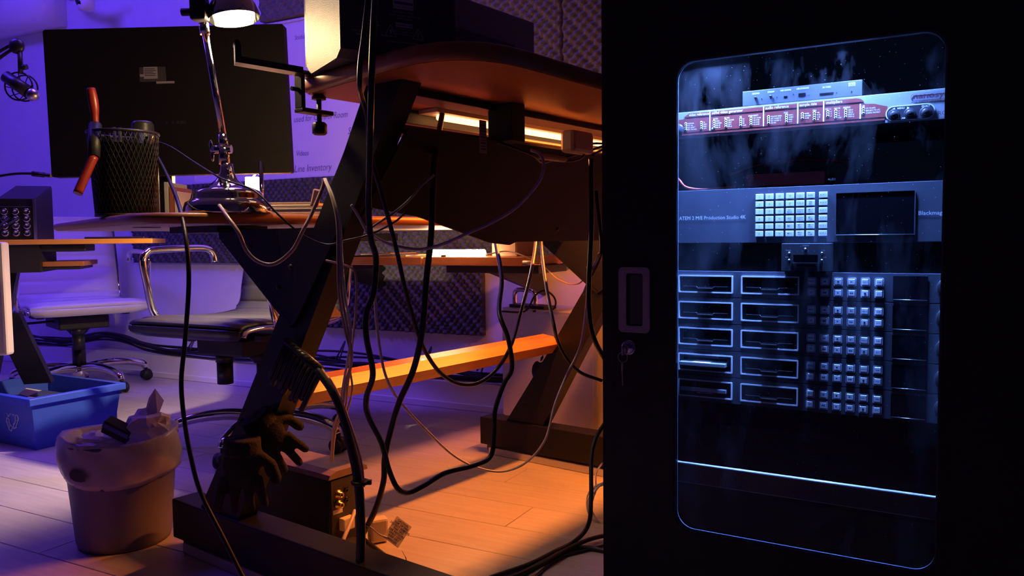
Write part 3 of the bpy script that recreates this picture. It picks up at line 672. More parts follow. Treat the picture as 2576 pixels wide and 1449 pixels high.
bx_ = MB().box(-.0325, .0325, -.0148, -.0142, .0, .012); bx_.xf(Matrix.Translation(WC + Vector((.0, -.012, .268))) @ Matrix.Rotation(R(28), 4, 'Y') @ Matrix.Rotation(R(20), 4, 'X')); cb.part('band', bx_, mat('blue_grey_band', (.18, .22, .38), .5))

# blue recycling bin
Bn = gz(92, 1133)
ex = Vector((.5, .866, 0)); ey = Vector((-ex.y, ex.x, 0)); Lb = .43; Wb = .32; Lx = .43
BMx = Matrix.Identity(4)
for i in range(3): BMx[i][0] = ex[i]; BMx[i][1] = ey[i]; BMx[i][3] = Bn[i]
rb = Thing('recycling_bin', 'blue open recycling box with white recycling arrows, behind the waste basket', 'recycling bin', BMx, (.15, .15, 0))
Wx = .285; Wy = .42; Hh = .185
def ringbox(mb, lv):
    vs = []
    for (i_, z) in lv: vs += [(p[0], p[1], z) for p in [(-i_, -i_), (Wx + i_, -i_), (Wx + i_, Wy + i_), (-i_, Wy + i_)]]
    fs = [(j * 4 + i, j * 4 + (i + 1) % 4, (j + 1) * 4 + (i + 1) % 4, (j + 1) * 4 + i) for j in range(len(lv) - 1) for i in range(4)]
    fs += [(3, 2, 1, 0), tuple(range(len(lv) * 4 - 4, len(lv) * 4))]
    return mb.add(vs, fs)
rb.part('tub', ringbox(MB(), [(0, 0), (.020, Hh - .025), (.020, Hh - .025), (.016, Hh), (.012, Hh), (.012, Hh - .03), (-.004, .006)]), BLUE)
rim = MB()
for a_, b2 in ((-.034, -.014),):
    rim.box(a_, Wx - a_, a_, b2, Hh - .024, Hh, .002); rim.box(a_, Wx - a_, Wy - b2, Wy - a_, Hh - .024, Hh, .002); rim.box(a_, b2, b2 + .0, Wy - b2, Hh - .024, Hh, .002); rim.box(Wx - b2, Wx - a_, b2, Wy - b2, Hh - .024, Hh, .002)
rb.part('rim', rim, BLUE)
# recycling arrows on the left face (x = const side)
ar = MB()
for k in range(3):
    ca, sa = math.cos(R(120 * k)), math.sin(R(120 * k))
    for poly_ in ([(-.022, .014), (.006, .014), (.006, .019), (.020, .008), (.006, -.003), (.006, .002), (-.010, .002)], [(-.022, .014), (-.010, .002), (-.024, -.010), (-.034, .004)]):
        q_ = [((x_ * ca - (z_ + .018) * sa), (x_ * sa + (z_ + .018) * ca)) for x_, z_ in poly_]
        for i in range(len(q_)):
            a_, b2 = q_[i], q_[(i + 1) % len(q_)]; ar.rod((a_[0], 0, a_[1]), (b2[0], 0, b2[1]), .0016, n=4, cap=False)
ar.xf(Matrix.Translation((-.0150, .115, .098)) @ Matrix.Rotation(R(-90), 4, 'Z') @ Matrix.Rotation(R(-4), 4, 'X') )
rb.part('recycling_symbol', ar, mat('pale_blue_print', (.85, .9, .95), .6))
for k, (x_, y_, lb) in enumerate(((.05, .12, 'torn tan card scrap nearest the front inside the recycling box'), (.14, .30, 'cream paper scrap further back inside the recycling box'))):
    c = MB().add([(0, 0, 0), (.06, .01, .012), (.075, .05, .004), (.03, .06, .022), (-.01, .04, .008)], [(0, 1, 2, 3, 4), (4, 3, 2, 1, 0)]); c.xf(Matrix.Translation((x_, y_, .135)))
    single('paper_scrap', c, CARD if k == 0 else PAPER, lb, 'paper', BMx)
single('newspaper', MB().box(.02, .26, .02, .40, .008, .13), mat('newsprint', (.08, .10, .3), .8, bump=.6), 'pile of paper filling the recycling box', 'paper', BMx)

# work gloves hanging on the left leg
def glove(name, label, M, seed):
    mb = MB(); mb.ball((0, 0, -.045), .040, 14, (.9, .45, 1.25)); mb.rod((0, 0, .0), (0, 0, -.03), .034, .036, 14); 
    random.seed(seed)
    for k, (x, l, an) in enumerate(((-.030, .062, -.22), (-.010, .074, -.06), (.010, .070, .10), (.028, .056, .28))):
        p0 = Vector((x, 0, -.075)); d = Vector((math.sin(an), random.uniform(-.1, .25), -1)).normalized(); p1 = p0 + d * l * .5; d2 = (d + Vector((0, .25, 0))).normalized(); p2 = p1 + d2 * l * .5
        mb.tube([p0, p1, p2], .0105, 8, rf=lambda t: 1 - .15 * t); mb.ball(p2, .009, 8)
    mb.tube([(.025, 0, -.03), (.052, .012, -.055), (.062, .016, -.085)], .0115, 8); mb.ball((.062, .016, -.085), .010, 8)
    mb.xf(M); o = single(name, mb, KNIT, label, 'glove', G, None)
    md = o.modifiers.new('r', 'REMESH'); md.mode = 'VOXEL'; md.voxel_size = .0035; md.use_smooth_shade = True
    s2 = o.modifiers.new('s', 'SMOOTH'); s2.iterations = 3; s2.factor = .5
    return o
g1 = at(622, 1075, 1.52); g2 = at(640, 1045, 1.56)
glove('work_glove', 'black knitted work glove hanging lower on the left slanted leg, fingers down', Matrix.Translation(g1 + Vector((-.01, 0, -.02))) @ Matrix.Rotation(R(10), 4, 'Z') @ Matrix.Rotation(R(3), 4, 'Y') @ Matrix.Scale(1.02, 4), 1)
glove('work_glove', 'black knitted work glove hanging behind the first one, fingers pointing to the right', Matrix.Translation(g2) @ Matrix.Rotation(R(30), 4, 'Z') @ Matrix.Rotation(R(-32), 4, 'Y') @ Matrix.Scale(.95, 4), 2)
single('strap', MB().tube([FD @ Vector((.20 + .10 * (.5 + .5 * math.cos(t)) + .06, -.012 + .075 * (.5 + .5 * math.sin(t)), .335)) for t in [i * .52 for i in range(12)]], .006, 6, True), KNIT, 'black strap wrapped around the left slanted leg above the gloves', 'strap')

# cable comb on the leg
cbm = Thing('cable_comb', 'black cable comb with hanging loops strapped to the left leg above the crossbar', 'cable comb', G, at(760, 900, 1.50))
e0, e1 = at(722, 862, 1.52), at(806, 932, 1.48)
cbm.part('spine', MB().tube([e0, (e0 + e1) / 2, e1], .010, 6), BLKP)
for k in range(10):
    p = e0.lerp(e1, k / 9.0); dd = at(0, 0, 1) - at(38, -62, 1)
    tp = p + Vector((-.026, 0, -.052)) * (1.15 + .15 * math.sin(k * 2.2)); sdv = (e1 - e0).normalized()
    lb2 = MB().tube(spline([p, p + Vector((-.010, -.008, -.02)), tp, tp + Vector((-.003, .006, -.004)), p + Vector((-.006, .01, -.012))], 4), .0056, 6, rf=None)
    lb2.box(p.x - .004, p.x + .004, p.y - .006, p.y + .006, p.z - .002, p.z + .008)
    cbm.part('tooth', lb2, BLKP)

# white power brick and printed tag
wa = gz(935, 1375); c_ = Vector((wa.x + .01, wa.y + .03, 0))
wp = Thing('power_brick', 'white power brick on the floor behind the black amplifier', 'power adapter', G, c_)
b_ = MB().box(-.022, .022, -.016, .016, .002, .058, .006); b_.xf(Matrix.Translation(c_) @ Matrix.Rotation(R(25), 4, 'Z')); wp.part('housing', b_, mat('brick_white', (.75, .66, .6), .4))
tgm = at(1000, 1338, 1.62)
ft = Thing('warning_tag', 'white printed warning tag on a thin cord beside the power brick', 'tag', G, tgm)
TM = Matrix.Translation(tgm) @ Matrix.Rotation(R(38), 4, 'Y') @ Matrix.Rotation(R(-42), 4, 'X')
b_ = MB().box(-.019, .019, 0, .0008, -.026, .026); b_.xf(TM); ft.part('card', b_, PAPER)
b_ = MB()
for r_, s_ in enumerate(('CAUTION', 'RISK OF FIRE', 'DO NOT REMOVE', 'THIS TAG', 'USE INDOORS', 'ONLY 125V', 'KEEP DRY', 'DANGER')): text(b_, s_, 0, .019 - r_ * .006, .0058, -.0006, 'CENTER', bold=.03)
b_.xf(TM); ft.part('lettering', b_, mat('blue_print', (.03, .03, .3), .5))
ft.part('cord', MB().tube(spline([at(1012, 1385, 1.61), at(1022, 1410, 1.6), gz(1015, 1449, .01)], 6), .0012, 6), CARB)
single('floor_adapter', MB().box(-.02, .02, -.03, .03, .0, .03, .004).xf(Matrix.Translation(gz(888, 1395)) @ Matrix.Rotation(R(40), 4, 'Z')), BLKP, 'small black plug adapter on the floor beside the amplifier', 'plug')

# ================================================================== CHAIRS
def make_chair(pos, ang, seat_m, label, zs=.435, backtop=.85, armz=.70, w=.48, off=0.0):
    fr = frame(pos[0], pos[1], ang)
    ch = Thing('office_chair', label, 'chair', fr, (0, 0, 0))
    # profile of the sling: seat then back, in (x,z)
    pr = [(.26, zs - .035), (.275, zs - .012), (.262, zs + .004), (.20, zs + .010), (.10, zs + .002), (0, zs - .004), (-.10, zs - .004), (-.17, zs + .004)]
    bk = [(-.17, zs + .004), (-.205, zs + .025), (-.225, zs + .06)]
    nb_ = int((backtop - zs - .06) / .035)
    for i in range(1, nb_ + 1):
        z = zs + .06 + (backtop - zs - .06) * i / nb_; bk.append((-.225 - .09 * ((z - zs - .06) / .4) ** 1.1, z))
    def sling(P, ribs, w, th=.024):
        P = [Vector(p) for p in spline([(p[0], 0, p[1]) for p in P], 6)]; mb = MB(); N = len(P); L = [0]
        for i in range(1, N): L.append(L[-1] + (P[i] - P[i - 1]).length)
        vs = []; K = 8
        for i, p in enumerate(P):
            d = (P[min(i + 1, N - 1)] - P[max(i - 1, 0)]).normalized(); nn = Vector((-d.z, 0, d.x))
            if nn.z < 0 and abs(d.x) > .5: nn = -nn
            pad = th * (.40 + .60 * abs(math.sin(math.pi * L[i] / ribs)) ** .4)
            e = 1.0
            if i < 4: e = .90 + .1 * i / 4
            if i > N - 4: e = .94 + .06 * (N - 1 - i) / 3
            for k in range(K + 1): yv = w / 2 * e * (-1 + 2 * k / K); vs.append(p + nn * (pad / 2 * (1 - .5 * abs(2 * k / K - 1) ** 6)) + Vector((0, yv, 0)))
            for k in range(K, -1, -1): yv = w / 2 * e * (-1 + 2 * k / K); vs.append(p - nn * (pad / 2 * (1 - .5 * abs(2 * k / K - 1) ** 6)) + Vector((0, yv, 0)))
        M_ = 2 * (K + 1)
        fs = [(i * M_ + k, i * M_ + (k + 1) % M_, (i + 1) * M_ + (k + 1) % M_, (i + 1) * M_ + k) for i in range(N - 1) for k in range(M_)]
        fs += [list(range(M_))[::-1], list(range((N - 1) * M_, N * M_))]
        return mb.add(vs, fs, True)
    ch.part('seat', sling(pr, .075, w, .036), seat_m); ch.part('backrest', sling(bk, .062, w, .034), seat_m)
    for sgn in (1, -1):
        y = sgn * (w / 2 + .008)
        ch.part('side_rail', MB().tube(spline([(p[0] - .003, y, p[1] - .012) for p in pr[1:] + bk[1:]], 4), .008, 8), CHROME)
        ya = sgn * (w / 2 + .03)
        ar_ = MB().tube(spline([(.10, y, zs - .025), (.155, ya, zs + .02), (.185, ya, zs + .14), (.195, ya, armz - .035), (.175, ya, armz - .008), (.14, ya, armz), (-.03, ya, armz + .004), (-.09, ya, armz - .002), (-.112, ya, armz - .02), (-.118, ya, armz - .05)], 6), .0125, 12)
        ar_.rod((.10, y - sgn * .01, zs - .026), (.10, y + sgn * .03, zs - .026), .021, n=18)
        ar_.tube(spline([(.10, y, zs - .03), (-.05, y, zs - .012), (-.2, y, zs + .0)], 4), .010, 8)
        ch.part('armrest', ar_, CHROME)
    me_ = MB().box(-.14, .13, -.11, .11, zs - .115, zs - .055, .008).box(-.14, .14, -.20, -.17, zs - .055, zs - .035, .003).box(-.14, .14, .17, .20, zs - .055, zs - .035, .003).box(-.03, .03, -.2, .2, zs - .06, zs - .045, .003)
    me_.lathe([(.0, -.15), (.032, -.15), (.06, -.115), (0, -.11)], (0, off, zs), 20)
    ch.part('mechanism', me_, BLKM)
    ch.part('tension_knob', MB().rod((.09, -.02, zs - .11), (.09, -.02, zs - .14), .030, n=18).rod((.09, -.02, zs - .14), (.09, -.02, zs - .215), .027, n=18), BLKP)
    ch.part('lever', MB().rod((.02, 0, zs - .075), (.02, -.23, zs - .08), .006).ball((.02, -.26, zs - .078), .03, 12, (.6, 1.2, .45)), BLKP)
    ch.part('column', MB().rod((0, off, .20), (0, off, zs - .11), .025, n=18).rod((0, off, .10), (0, off, .21), .03, n=18), BLKP)
    ch.part('hub', MB().lathe([(0, .055), (.035, .055), (.045, .075), (.045, .105), (.032, .118), (0, .12)], (0, off, 0), 24), CHROME)
    for k in range(5):
        t = R(72 * k + 20); d = Vector((math.cos(t), math.sin(t), 0)); 
        oo = Vector((0, off, 0)); P = spline([oo + q_ for q_ in (d * .03 + Vector((0, 0, .10)), d * .12 + Vector((0, 0, .112)), d * .22 + Vector((0, 0, .106)), d * .295 + Vector((0, 0, .086)), d * .312 + Vector((0, 0, .064)))], 5)
        ch.part('base_arm', MB().tube(P, .022, 10, rf=lambda t: 1.05 - .35 * t), CHROME)
        cst = oo + d * .312; sd_ = Vector((-d.y, d.x, 0)); cm = MB().rod(cst + Vector((0, 0, .05)), cst + Vector((0, 0, .068)), .008)
        cm.lathe([(.0, -.010), (.021, -.010), (.023, 0), (.021, .010), (0, .010)], cst + Vector((0, 0, .034)) + d * .006, 16, sd_)
        cp_ = ch.part('caster', cm, BLKP)
        for s_ in (1, -1):
            ch.part('wheel', MB().lathe([(0, -.008), (.022, -.008), (.0255, -.004), (.0255, .004), (.022, .008), (0, .008)], cst + sd_ * s_ * .017 + Vector((0, 0, .0262)), 18, sd_), RUB, cp_)
    return ch
make_chair((-.93, 2.78), R(243), LEATH, 'black leather office chair with chrome arms behind the studio desk', zs=.437, backtop=.66, armz=.682, w=.50, off=.070)
make_chair((-2.12, 3.86), R(-48), WLEATH, 'white ribbed leather office chair with chrome arms at the back left', zs=.415, backtop=.84, armz=.66, w=.50)

# ================================================================== LEFT DESK
e0 = at(383, 604, 2.95); e1 = at(20, 600, 2.80)
lx = (e0 - e1); lx.z = 0; lx.normalize()
LM = Matrix.Identity(4); ly = Vector((-lx.y, lx.x, 0))
for i in range(3): LM[i][0] = lx[i]; LM[i][1] = ly[i]
LM[0][3] = e1.x; LM[1][3] = e1.y
LL = (e0 - e1).length
ld = Thing('side_desk', 'orange-edged desk with black slanted leg at the left, seen edge-on', 'desk', LM, (0, .1, 0))
ld.part('top', MB().box(-.8, LL, 0, .55, .705, .7235, .003), mat('orange_laminate', (.95, .40, .05), .35, coat=.3, bump=.05))
ld.part('tray_bracket', MB().box(-.02, .09, .03, .3, .605, .7045), BLKM)
ld.part('tray_rail', MB().box(.0, .235, .05, .25, .678, .7045, .004), BLKM)
ld.part('keyboard_tray', MB().box(.09, .225, .06, .36, .624, .642, .002), CHERRYD); ld.part('tray_rail', MB().box(.09, .21, .07, .34, .612, .6235), BLKM)
ld.part('leg', MB().prism([(-.22, .05), (-.14, .05), (-.02, .6), (-.1, .6)][::-1], 1, .18, .23).xf(Matrix.Identity(4)), BLK)
lg = at(10, 790, 2.85), at(95, 965, 2.95)
lq = [LM.inverted() @ p for p in lg]
l2 = MB(); bar(l2, lq[0], lq[1], Vector((.035, 0, 0)), .0, -.001); l2 = MB()
a_, b2 = lq; w2 = Vector((.045, 0, 0)); dp = Vector((0, .05, 0))
l2.add([a_ - w2, a_ + w2, b2 + w2, b2 - w2, a_ - w2 + dp, a_ + w2 + dp, b2 + w2 + dp, b2 - w2 + dp], [(3, 2, 1, 0), (4, 5, 6, 7), (0, 1, 5, 4), (1, 2, 6, 5), (2, 3, 7, 6), (3, 0, 4, 7)])
ld.part('leg', l2, BLK)
ld.part('foot', MB().box(-.35, .30, lq[1].y - .01, lq[1].y + .06, .0, .05, .003), BLK)
c_ = at(10, 740, 2.40)
single('hanging_cabinet', MB().box(c_.x - .35, c_.x, c_.y, c_.y + .04, .37, .715, .008), mat('cream_paint', (.75, .66, .60), .5, bump=.1), 'cream painted cabinet hanging at the very left edge of the picture', 'cabinet')
single('tablet', MB().box(.235, LL - .03, .03, .16, .7238, .731, .003), BLKP, 'thin black tablet lying on the orange side desk', 'tablet', LM)
pcs = MB().add([(.14, .10, .724), (.30, .10, .724), (.28, .25, .724), (.12, .25, .724), (.14, .10, .752), (.19, .12, .76)], [(0, 1, 2, 3), (0, 3, 4), (4, 5, 1, 0)])
# rack-top preamp with sloped lid and connectors
q = [LM.inverted() @ at(*p) for p in ((3, 592, 2.72), (88, 592, 2.72), (168, 588, 3.0))]
x0, x1 = -.012, q[1].x; 
am = Thing('preamp_box', 'black preamp with sloping top and shiny connectors on the side desk', 'audio device', LM, (0, .05, .7238))
X0, X1 = x0 - .02, .085; Y0 = .0; Y1 = .30
am.part('case', MB().prism([(Y0 + .02, .7242), (Y1, .7242), (Y1, .925), (Y1 - .02, .930), (Y0 + .02, .868)], 0, X0, X1), BLKP)
am.part('side_trim', MB().box(X1 - .006, X1 + .002, Y0 + .008, Y0 + .02, .7242, .866), ALU)
pf = am.part('connector_panel', MB().box(X0 + .002, X1 - .008, Y0 + .014, Y0 + .02, .735, .84), BLKM)
am.part('trim_bar', MB().box(X0 + .004, X1 - .01, Y0 + .008, Y0 + .014, .838, .842), ALU, pf)
for r_ in range(4):
    for c2 in range(3):
        am.part('socket', MB().lathe([(.012, 0), (.013, .004), (.010, .008), (.006, .005), (0, .004)], (X0 + .022 + c2 * .034, Y0 + .014, .822 - r_ * .025), 14, (0, -1, 0)), CHROME, pf)
for k in range(3):
    single('patch_cable', MB().tube(spline([LM @ Vector((X0 + .01 + .03 * k, Y0 - .002, .80)), LM @ Vector((X0 + .0 + .02 * k, Y0 - .03, .775)), LM @ Vector((X0 - .02, Y0 - .04, .735)), LM @ Vector((X0 - .05, Y0 - .04, .70))], 5), .004, 8), RUB, 'black patch cable plugged into the preamp, drooping to the left, %s' % ('leftmost', 'middle one', 'rightmost')[k], 'cable', G, 'patch cables of the preamp')
# boom microphone
bmk = Thing('boom_microphone', 'black boom arm with microphone in a round shock mount at the left edge', 'microphone', G, at(50, 215, 2.7))
bt = 2.7
bmk.part('boom_arm', MB().tube(spline([at(-60, 165, bt), at(0, 128, bt), at(36, 108, bt)], 5), .006, 8).tube(spline([at(-60, 195, bt), at(0, 145, bt), at(40, 118, bt)], 5), .006, 8), BLKP)
bmk.part('elbow', MB().ball(at(42, 116, bt), .027, 12, (1, .6, 1)), BLKP)
bmk.part('drop_arm', MB().rod(at(50, 125, bt), at(52, 185, bt), .008, n=12), BLKP)
bmk.part('knob', MB().rod(at(54, 170, bt), at(68, 168, bt), .009, n=12), BLKP)
c_ = at(47, 217, bt)
bmk.part('shock_ring', MB().tube([c_ + Vector((.047 * math.cos(t * .26), 0, .047 * math.sin(t * .26))) for t in range(24)], .003, 6, True).tube([c_ + Vector((.044 * math.cos(t * .26), .035, .044 * math.sin(t * .26))) for t in range(24)], .003, 6, True), BLKP)
sp2 = MB()
for k in range(8): t = k * math.pi / 4; sp2.rod(c_ + Vector((.046 * math.cos(t), 0, .046 * math.sin(t))), c_ + Vector((.016 * math.cos(t + .5), .03, .016 * math.sin(t + .5))), .0016, n=5)
bmk.part('elastic_cord', sp2, RUB)
bmk.part('microphone_body', MB().rod(at(14, 192, bt), at(72, 232, bt), .020, .022, 18), BLKP)
bmk.part('grille', MB().ball(at(82, 238, bt), .022, 16), ALU)
cable('microphone_cable', 'black cable with connector running left from the monitor', [at(-10, 444, 2.3), at(40, 437, 2.3), at(85, 437, 2.3), at(128, 442, 2.28)], .004, RUB)
single('inline_connector', MB().rod(at(82, 437, 2.3), at(112, 440, 2.3), .008, n=12).rod(at(112, 440, 2.3), at(128, 442, 2.29), .006, n=12), BLKP, 'black inline connector on the cable left of the monitor', 'connector')

# ================================================================== BACK DESK with lit tube
bd = Thing('back_desk', 'narrow orange-edged desk along the back wall under the foam', 'desk', FW, (-.3, -.5, 0))
def W3(x, y, off): # point on the plane off in front of the wall line
    d = at(x, y, 1) - O; n_ = Vector((.469, .883, 0)); P0 = Vector((-.056, 3.188, 0)) - n_ * off
    t = (P0 - O).dot(n_) / d.dot(n_); return FW.inverted() @ (O + d * t)
a_, b2 = W3(760, 650, .55), W3(1322, 650, .55)
zt = W3(1100, 646, .55).z; zb = W3(1100, 668, .55).z
xm = W3(1060, 660, .55).x
bd.part('top', MB().box(a_.x - .15, xm, -.55, -.26, zb, zt, .003), CHERRY); bd.part('top', MB().box(xm + .006, b2.x, -.55, -.26, zb, zt, .003), CHERRY, label='orange-lit right half of the top')
bd.part('drawer_rail', MB().box(a_.x + .02, a_.x + .16, -.53, -.3, zb - .022, zb, .002), BLKM); bd.part('drawer_rail', MB().box(xm + .08, b2.x + .03, -.52, -.3, zb - .025, zb, .002), BLKM)
for x_ in (a_.x - .1, b2.x - .25): bd.part('wall_bracket', MB().prism([(YB, zb), (-.40, zb), (-.40, zb - .02), (YB, zb - .14)], 0, x_, x_ + .02), BLKM)
tl = Thing('tube_lamp', 'glowing warm tube lamp lying along the front edge of the back desk', 'lamp', FW, (W3(1152, 637, .525).x, -.525, zt))
a_, b3 = W3(1086, 637, .525), W3(1218, 637, .525)
zc = (a_.z + b3.z) / 2
tl.part('tube', MB().rod((a_.x, -.525, zc), (b3.x, -.525, zc), .0125, n=20), mat('tube_glow', (1, .9, .7), .4, emit=(1.0, .60, .32), es=95))
tl.part('bracket', MB().box(a_.x + .05, a_.x + .07, -.545, -.50, zt - .002, zt + .006), BLKM)
random.seed(4)
for k, xx in enumerate((850, 900, 960, 1010, 1045)):
    p = W3(xx, 646, .5); b_ = MB().box(-.05, .05, -.07, .07, 0, .002 + .002 * (k % 2)); b_.xf(Matrix.Translation((p.x, -.43, zt + .0006 + .0042 * (k % 3))) @ Matrix.Rotation(R(random.uniform(-25, 25)), 4, 'Z'))
    single('paper_sheet', b_, PAPER if k % 2 else mat('orange_folder', (.8, .35, .12), .6), ('orange folder' if k % 2 == 0 else 'white paper') + ' lying on the back desk, %s from the left' % ('first', 'second', 'third', 'fourth', 'fifth')[k], 'paper', FW, 'papers on the back desk')
p, p2 = W3(1245, 640, .45), W3(1308, 640, .45)
bw = Thing('wooden_speaker', 'small brown wooden box on the right end of the back desk', 'box', FW, ((p.x + p2.x) / 2, -.4, zt))
bw.part('body', MB().box(p.x, p2.x, -.47, -.34, zt + .0005, zt + .085, .002), mat('brown_box', (.30, .16, .08), .5, bump=.1))
bw.part('front_panel', MB().box(p.x + .005, p2.x - .005, -.473, -.4705, zt + .006, zt + .078), mat('brown_box2', (.22, .12, .07), .6))
cable('tan_cable', 'thin tan cord running right from the tube lamp to a small plug', [at(1225, 640, 2.55), at(1275, 632, 2.55), at(1320, 645, 2.5), at(1365, 668, 2.48), at(1400, 700, 2.45), at(1440, 715, 2.42), at(1470, 700, 2.4), at(1500, 620, 2.38)], .0022, TAN)
single('cord_plug', MB().rod(at(1316, 661, 2.5), at(1360, 661, 2.48), .008, n=10), BRASS, 'small tan plug at the right end of the back desk', 'plug')

# ================================================================== ALUMINIUM COMPUTER TOWER
c0, c1 = Vector((-.044, 2.92, 0)), Vector((.285, 2.575, 0))
tx_ = (c1 - c0).normalized(); TMx = Matrix.Identity(4); ty = Vector((-tx_.y, tx_.x, 0))
for i in range(3): TMx[i][0] = tx_[i]; TMx[i][1] = ty[i]; TMx[i][3] = c0[i]
TW = (c1 - c0).length
mac = Thing('computer_tower', 'aluminium computer tower with black apple emblem behind the right desk leg', 'computer', TMx, (TW / 2, .1, 0))
pr_ = rrect(0, TW, .0, .206, .022, 6)
mac.part('case', MB().prism([(x_, y_) for x_, y_ in pr_], 2, .035, .455, False), MACAL)
for nm_, z0_, z1_ in (('foot', .0, .035),):
    for xx in (.03, TW - .07): mac.part(nm_, MB().box(xx, xx + .04, .02, .186, z0_, z1_, .004), MACAL)
mac.part('side_panel', MB().prism(rrect(.012, TW - .03, .06, .445, .006), 1, -.002, .0), MACAL)
for xx in (.015, TW - .10):
    hb = MB().tube(spline([(xx + .0, .06, .455), (xx, .06, .495), (xx + .004, .06, .510), (xx + .02, .06, .518), (xx + .085, .06, .518), (xx + .103, .06, .508), (xx + .107, .06, .49), (xx + .107, .06, .455)], 5), .0085, 10) if xx < .1 else MB().tube(spline([(xx, .03, .455), (xx + .01, .03, .49), (xx + .04, .03, .50), (xx + .08, .03, .485), (xx + .098, .03, .455)], 5), .009, 10)
    mac.part('handle', hb, CHROME if xx < .1 else MACAL, label='chrome carrying handle' if xx < .1 else None)
mac.part('top_plate', MB().box(.01, .19, .035, .10, .455, .466, .002), BLKP)
cxa, cza = .205, .235
apple = []
for i in range(48):
    t = 2 * math.pi * i / 48; r_ = .043 * (1 + .05 * math.cos(2 * t)); x_ = r_ * math.sin(t); z_ = r_ * math.cos(t)
    if z_ > 0: z_ -= .008 * math.exp(-(x_ / .010) ** 2)
    else: z_ += .007 * math.exp(-(x_ / .008) ** 2); x_ *= 1 - .25 * (-z_ / .043)
    bx2, bz2 = .050, .008
    dd = math.hypot(x_ - bx2, z_ - bz2)
    if dd < .022: x_ = bx2 + (x_ - bx2) * .022 / dd; z_ = bz2 + (z_ - bz2) * .022 / dd
    apple.append((cxa + x_, cza + z_))
em = MB().prism(apple, 1, -.0035, -.0018); em.prism([(cxa + .002, cza + .042), (cxa + .004, cza + .056), (cxa + .016, cza + .066), (cxa + .017, cza + .056), (cxa + .010, cza + .046)], 1, -.0035, -.0018)
mac.part('emblem', em, SCRN, label='black apple emblem with a bite')
cable('tower_cable', 'black cable arching over the top of the aluminium tower', [at(1256, 783, 2.85), at(1320, 783, 2.8), at(1345, 745, 2.8), at(1370, 731, 2.8), at(1392, 745, 2.8), at(1398, 765, 2.8), at(1385, 781, 2.8), at(1340, 783, 2.8)], .0035, RUB)

# ================================================================== HANGING CABLES
P_ = lambda L: [at(*p) for p in L]
cable('power_cable', 'long black cable from the microphone over the desk edge to the floor at bottom left', P_([(382, 372, 1.655), (412, 425, 1.6), (445, 500, 1.45), (466, 590, 1.36), (475, 700, 1.34), (466, 850, 1.34), (456, 960, 1.34), (464, 1060, 1.34), (480, 1150, 1.34), (505, 1240, 1.34), (560, 1350, 1.32), (610, 1449, 1.30), (650, 1520, 1.28)]), .0038, RUB)
cable('thin_cable', 'thin black wire looping from the microphone past the lamp joint to the leg', P_([(390, 355, 1.66), (430, 370, 1.62), (495, 412, 1.58), (560, 450, 1.46), (640, 480, 1.40), (700, 540, 1.38), (760, 590, 1.38), (820, 615, 1.38), (870, 605, 1.36), (930, 590, 1.34), (990, 560, 1.32), (1020, 535, 1.3)]), .0018, RUB)
cable('lamp_cord', 'translucent tan lamp cord drooping from the lamp base to the left slanted leg', P_([(552, 517, 1.42), (572, 545, 1.38), (600, 585, 1.36), (620, 630, 1.36), (650, 658, 1.36), (690, 664, 1.36), (735, 630, 1.36), (762, 580, 1.36), (785, 535, 1.38), (812, 470, 1.40), (815, 450, 1.40)]), .0034, TAN)
for k in range(3):
    dx = k * 7
    cable('speaker_wire', ('left', 'middle', 'right')[k] + ' one of three pinkish speaker wires twisting down beside the left leg', P_([(815 + dx * .3, 450, 1.40), (835 + dx * .4, 500, 1.36), (848 + dx * .5, 560, 1.34), (850 + dx * .7, 650, 1.33), (853 + dx, 740, 1.33), (868 + dx, 830, 1.34), (884 + dx * (1 - k * .8), 900, 1.35), (876 - dx * .8, 960, 1.4), (868 - dx, 1030, 1.5), (845 - dx * .5, 1080, 1.6), (836 - k * 2, 1160, 1.75)]), .0022, TAN if k < 2 else CARB, group='speaker wires beside the left leg')
cable('speaker_wire', 'single tan wire bowing out to the right of the twisted speaker wires', P_([(820, 655, 1.36), (880, 672, 1.35), (896, 700, 1.35), (895, 780, 1.35), (888, 850, 1.35), (880, 920, 1.38), (886, 980, 1.42), (872, 1040, 1.5)]), .002, TAN)
cable('bundle_cable', 'thick black cable bundle curving from the cable comb down to the floor', P_([(800, 930, 1.48), (835, 980, 1.46), (862, 1040, 1.45), (880, 1110, 1.45), (896, 1180, 1.45), (905, 1250, 1.45), (908, 1340, 1.45), (906, 1420, 1.46)]), .0085, RUB, n=12)
cable('speaker_wire', 'tan wire strapped along the outside of the thick black bundle', P_([(828, 950, 1.45), (855, 1000, 1.45), (885, 1080, 1.44), (908, 1160, 1.44), (915, 1225, 1.44)]), .0026, TAN)
single('cable_tie', MB().tube([at(906, 1213, 1.45) + Vector((.014 * math.cos(t * .63), .014 * math.sin(t * .63), 0)) for t in range(10)], .004, 6, True).box(*[v for v in (at(918, 1213, 1.45).x, at(918, 1213, 1.45).x + .012)], at(918, 1213, 1.45).y - .004, at(918, 1213, 1.45).y + .004, at(918, 1213, 1.45).z - .004, at(918, 1213, 1.45).z + .004), RUB, 'black strap tied around the thick cable bundle above the floor', 'cable tie')
